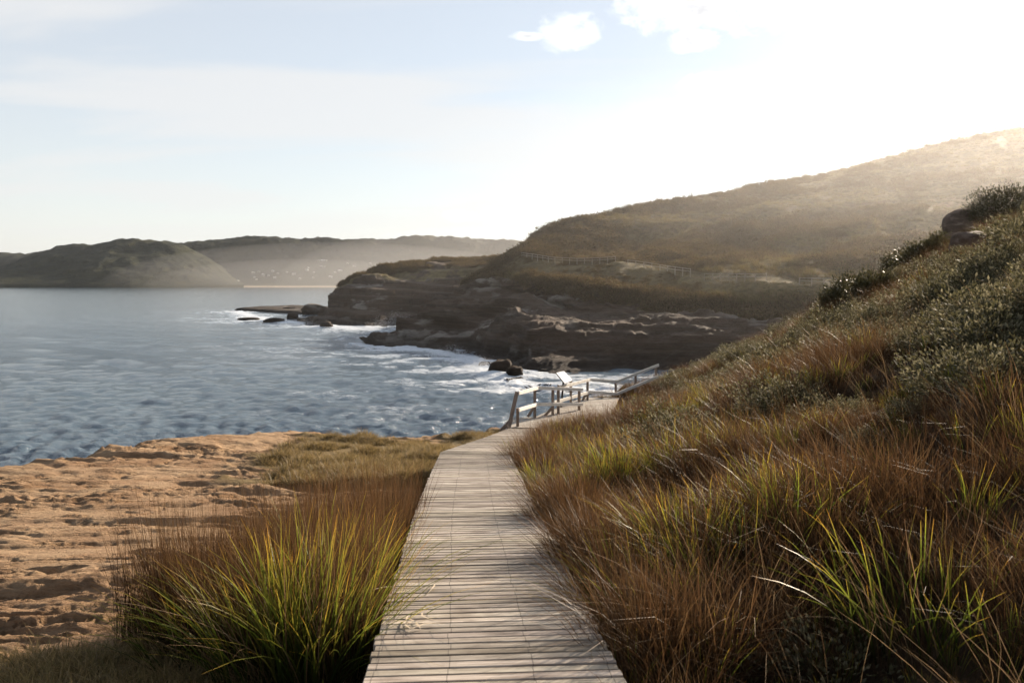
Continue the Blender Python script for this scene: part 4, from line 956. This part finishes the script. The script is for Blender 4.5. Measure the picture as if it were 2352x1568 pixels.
hv2 = V2; ri = rng.integers(np.searchsorted(V2, 5.8), np.searchsorted(V2, 7.3), 1500); ci2 = rng.integers(10, G2.shape[1], 1500); pq = G2[ri, ci2]; k = rk2[ri, ci2] < .5
scatter('headland_scrub', pq[k]-[0, 0, .1], rots(k.sum(), 0, 3), rng.uniform(.5, 1.5, k.sum()), scrP, 'patchy low scrub on top of the low headland')

# --- tussocks that can be told apart
def tussock(px, py, n, rad, h, lean, width, seed, lab, wind=0., mat=M_GREEN, Y=None, extra=0, scale=1):
    a_, u_ = ray(px, py)
    Yg = 3.0
    for _ in range(60):
        zg = float(gz(float(a_)*Yg, Yg)[0]); Yn = (zg-E)/float(u_) if u_ < 0 else 40
        Yg = .6*Yg+.4*min(max(Yn, 1.5), 48)
    if Y: Yg = Y
    x_ = float(a_)*Yg; zg = float(gz(x_, Yg)[0])
    v, f, u = blades(int(n*1.5), rad, h, lean, .22, width*.78, 6, wind, seed, droop=.32)
    o = empty('grass_tussock', (x_, Yg, zg-.03), lab, 'tussock', 'leafy tussocks beside the boardwalk')
    link('blades', mesh_np('blades', v, f, True, u), mat, o)
    if extra:
        v, f, u = blades(extra, rad*.9, (h[0]*.8, h[1]*1.1), lean*1.1, .25, width*.5, 6, wind-.2, seed+500, droop=.15)
        link('dead_blades', mesh_np('dead_blades', v, f, True, u), M_STRAW, o)
    return o
tussock(730, 1590, 280, .24, (.6, 1.08), .24, .014, 1, 'big bright green tussock nearest the camera, spilling over the left deck edge', .10, extra=50)
tussock(600, 1580, 150, .22, (.5, .95), .28, .011, 2, 'dull green tussock with glinting silvery blades left of the nearest green one', -.12, extra=60)
tussock(850, 1430, 120, .18, (.5, .9), .36, .015, 3, 'green tussock arching onto the planks at the left deck edge', .22, extra=20)
tussock(740, 1400, 70, .22, (.5, .95), .32, .014, 4, 'tall yellow-green tussock in the middle of the rushes', 0, extra=25)
tussock(895, 1290, 80, .15, (.35, .65), .45, .013, 5, 'farther green tussock touching the left deck edge', .2)
tussock(430, 1530, 90, .2, (.35, .7), .45, .010, 6, 'low sprawling tussock at the edge of the short grass', -.15, extra=50)
tussock(1250, 1140, 120, .16, (.35, .6), .35, .015, 7, 'yellow-green tussock beside the right deck edge below the rail', 0)
tussock(1580, 1330, 170, .25, (.45, .75), .35, .016, 8, 'clump of upright bright green blades in rust grass right of the boardwalk', -.1, extra=30)
tussock(2090, 1470, 85, .36, (.35, .68), .26, .017, 9, 'broad clump of yellow-tipped green blades near the lower right corner', -.1, extra=20)
tussock(1880, 1250, 90, .34, (.4, .7), .35, .014, 10, 'green clump halfway up the right slope', -.15, extra=15)
tussock(1480, 1480, 150, .22, (.4, .7), .5, .015, 11, 'dark green tussock hugging the right deck edge nearest the camera', -.2, extra=35)
tussock(1700, 1480, 60, .3, (.45, .8), .7, .008, 12, 'fan of pale straw-coloured stems blown over right of the boardwalk', -.5, M_STRAW, extra=90)

# --- shrubs that can be told apart
def slope_hit(px, py):
    a_, u_ = ray(px, py); Ys = np.linspace(2.5, 60, 900); zz2 = gz(float(a_)*Ys, Ys); below = (E+float(u_)*Ys) < zz2
    i = int(np.argmax(below)) if below.any() else -1
    if i < 0: 
        j = int(np.argmax(zz2-(E+float(u_)*Ys))); return Vector((float(a_)*Ys[j], Ys[j], zz2[j]))
    return Vector((float(a_)*Ys[i], Ys[i], zz2[i]))
def shrub(px, py, rx, rz, lab, mat, seed, ntw=420, nlf=8, size=.045, name='shrub', p=None, cat='shrub', grp='shrubs on the near slope'):
    p = p or slope_hit(px, py); (v, f, u), tips = shrub_data(rx, rx*.85, rz, ntw, nlf, size, seed)
    o = empty(name, p-Vector((0, 0, .05)), lab, cat, grp); link('foliage', mesh_np('foliage', v, f, True, u), mat, o); link('stems', stems_mesh(tips, 26, .012*max(1, rx), seed), TWIG, o); return o
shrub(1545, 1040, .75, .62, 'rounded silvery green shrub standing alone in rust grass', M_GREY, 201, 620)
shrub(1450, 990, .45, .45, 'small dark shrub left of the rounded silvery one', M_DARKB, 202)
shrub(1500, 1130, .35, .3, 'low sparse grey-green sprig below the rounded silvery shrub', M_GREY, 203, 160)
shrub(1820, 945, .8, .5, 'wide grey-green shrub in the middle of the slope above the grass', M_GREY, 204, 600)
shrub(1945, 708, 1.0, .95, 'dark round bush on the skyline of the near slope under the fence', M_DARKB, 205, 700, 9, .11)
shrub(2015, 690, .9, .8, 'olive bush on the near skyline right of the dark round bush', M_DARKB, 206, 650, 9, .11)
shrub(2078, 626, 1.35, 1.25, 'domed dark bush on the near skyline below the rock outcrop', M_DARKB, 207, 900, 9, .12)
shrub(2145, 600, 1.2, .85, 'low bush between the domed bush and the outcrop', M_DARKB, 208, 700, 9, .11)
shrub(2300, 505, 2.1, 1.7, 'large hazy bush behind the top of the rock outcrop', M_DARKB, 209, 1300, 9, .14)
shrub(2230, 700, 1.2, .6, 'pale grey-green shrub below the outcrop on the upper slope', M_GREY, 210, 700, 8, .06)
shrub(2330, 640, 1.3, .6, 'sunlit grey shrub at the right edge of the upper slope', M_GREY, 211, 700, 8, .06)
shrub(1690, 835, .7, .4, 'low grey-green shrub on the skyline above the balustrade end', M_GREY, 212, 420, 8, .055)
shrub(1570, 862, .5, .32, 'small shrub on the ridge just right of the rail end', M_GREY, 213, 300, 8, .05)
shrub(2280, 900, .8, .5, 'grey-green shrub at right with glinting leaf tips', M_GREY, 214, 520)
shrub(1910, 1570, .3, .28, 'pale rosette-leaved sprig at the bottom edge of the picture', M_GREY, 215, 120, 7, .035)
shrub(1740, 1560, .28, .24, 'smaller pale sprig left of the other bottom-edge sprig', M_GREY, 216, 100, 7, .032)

# --- rock outcrop on the near skyline
m, t = material('outcrop_rock'); pos = t.node('ShaderNodeNewGeometry').outputs['Position']
c = t.ramp(t.noise(t.scale(pos, (1, 1, 3)), 1.4, 5, .65), [(.3, (.05, .035, .025)), (.55, (.11, .075, .055)), (.75, (.24, .19, .15))])
t.l.new(principled(t, c, .9, .15, t.bump(t.noise(pos, 6, 5, .7), .6, .06)), t.out.inputs[0]); OUT = m
for px, py, sx, sy, sz, lab in [(2232, 540, 1.4, 1.1, 1.05, 'large dark boulder capping the outcrop on the near skyline'), (2196, 570, .7, .7, .6, 'reddish boulder under the left side of the outcrop cap'), (2224, 586, .5, .5, .42, 'pale small boulder at the foot of the outcrop')]:
    p = slope_hit(px, py); setp(link('boulder', boulder_mesh(int(px), sx, sy, sz), OUT, loc=p+Vector((0, 0, sz*.55))), lab, 'boulder')

# --- skyline plants on the far hill crest
a_, u_ = ray(2295, 303)
def crest_point(px):
    u_i = (px-1165)/(2700-1165); ri = np.searchsorted(HV, 11.0); c_ = int(u_i*(HG.shape[1]-1)); return Vector(HG[ri, c_].tolist())
shrub(0, 0, 2.2, 2.2, 'lone open bush on the skyline of the far hill', M_SCRUB, 230, 160, 6, .22, 'shrub', crest_point(2295)-Vector((0, 0, .2)), 'bush', None)
cp = crest_point(1588); bt = empty('bare_shrub', cp, 'tiny leafless shrub sticking up from the far hill skyline', 'shrub')
tp = np.array([[random.gauss(0, .9), random.gauss(0, .4), random.uniform(1.2, 3.2)] for _ in range(16)]); link('twigs', stems_mesh(tp, 16, .06, 1), TWIG, bt)

# --- litter on the deck
m, t = material('dry_litter'); t.l.new(principled(t, (.55, .45, .33), .7, .2), t.out.inputs[0]); LIT = m
def litter(px, py, n, ln, lab, seed):
    a_, u_ = ray(px, py); Ys = np.linspace(2.8, 13, 400); i = int(np.argmin(np.abs((E-deckH(Ys))-(E+float(u_)*Ys)))); Y0 = Ys[i]; g = np.random.default_rng(seed); V, Fc = [], []
    for k in range(n):
        a = g.uniform(0, 6.28); c0 = np.array([g.normal(0, ln*.25), g.normal(0, ln*.2), .006]); bend = g.normal(0, .8); o = len(V)*1
        for s in range(5):
            q_ = s/4-.5; aa = a+bend*q_; x_, y_ = c0[0]+math.cos(aa)*q_*ln, c0[1]+math.sin(aa)*q_*ln; w_ = .005*(1-abs(q_)*1.6)
            for sg_ in (-1, 1): V.append((x_-math.sin(aa)*w_*sg_, y_+math.cos(aa)*w_*sg_, .006+.012*(1-4*q_*q_)+.002*k-.11*y_))
        Fc += [(o+2*s, o+2*s+1, o+2*s+3, o+2*s+2) for s in range(4)]
    setp(link('dry_leaf', mesh_np('dry_leaf', np.array(V), np.array(Fc)), LIT, loc=(float(a_)*Y0, Y0, E-float(deckH(Y0)))), lab, 'dry leaf')
litter(1012, 1292, 1, .16, 'single curled pale dry leaf lying mid-left on the planks', 1)
litter(945, 1440, 7, .22, 'tangle of pale dry grass on the planks by the left tussock', 2)
litter(930, 1355, 3, .2, 'few straw stems on the left deck edge beyond the tangle', 3)
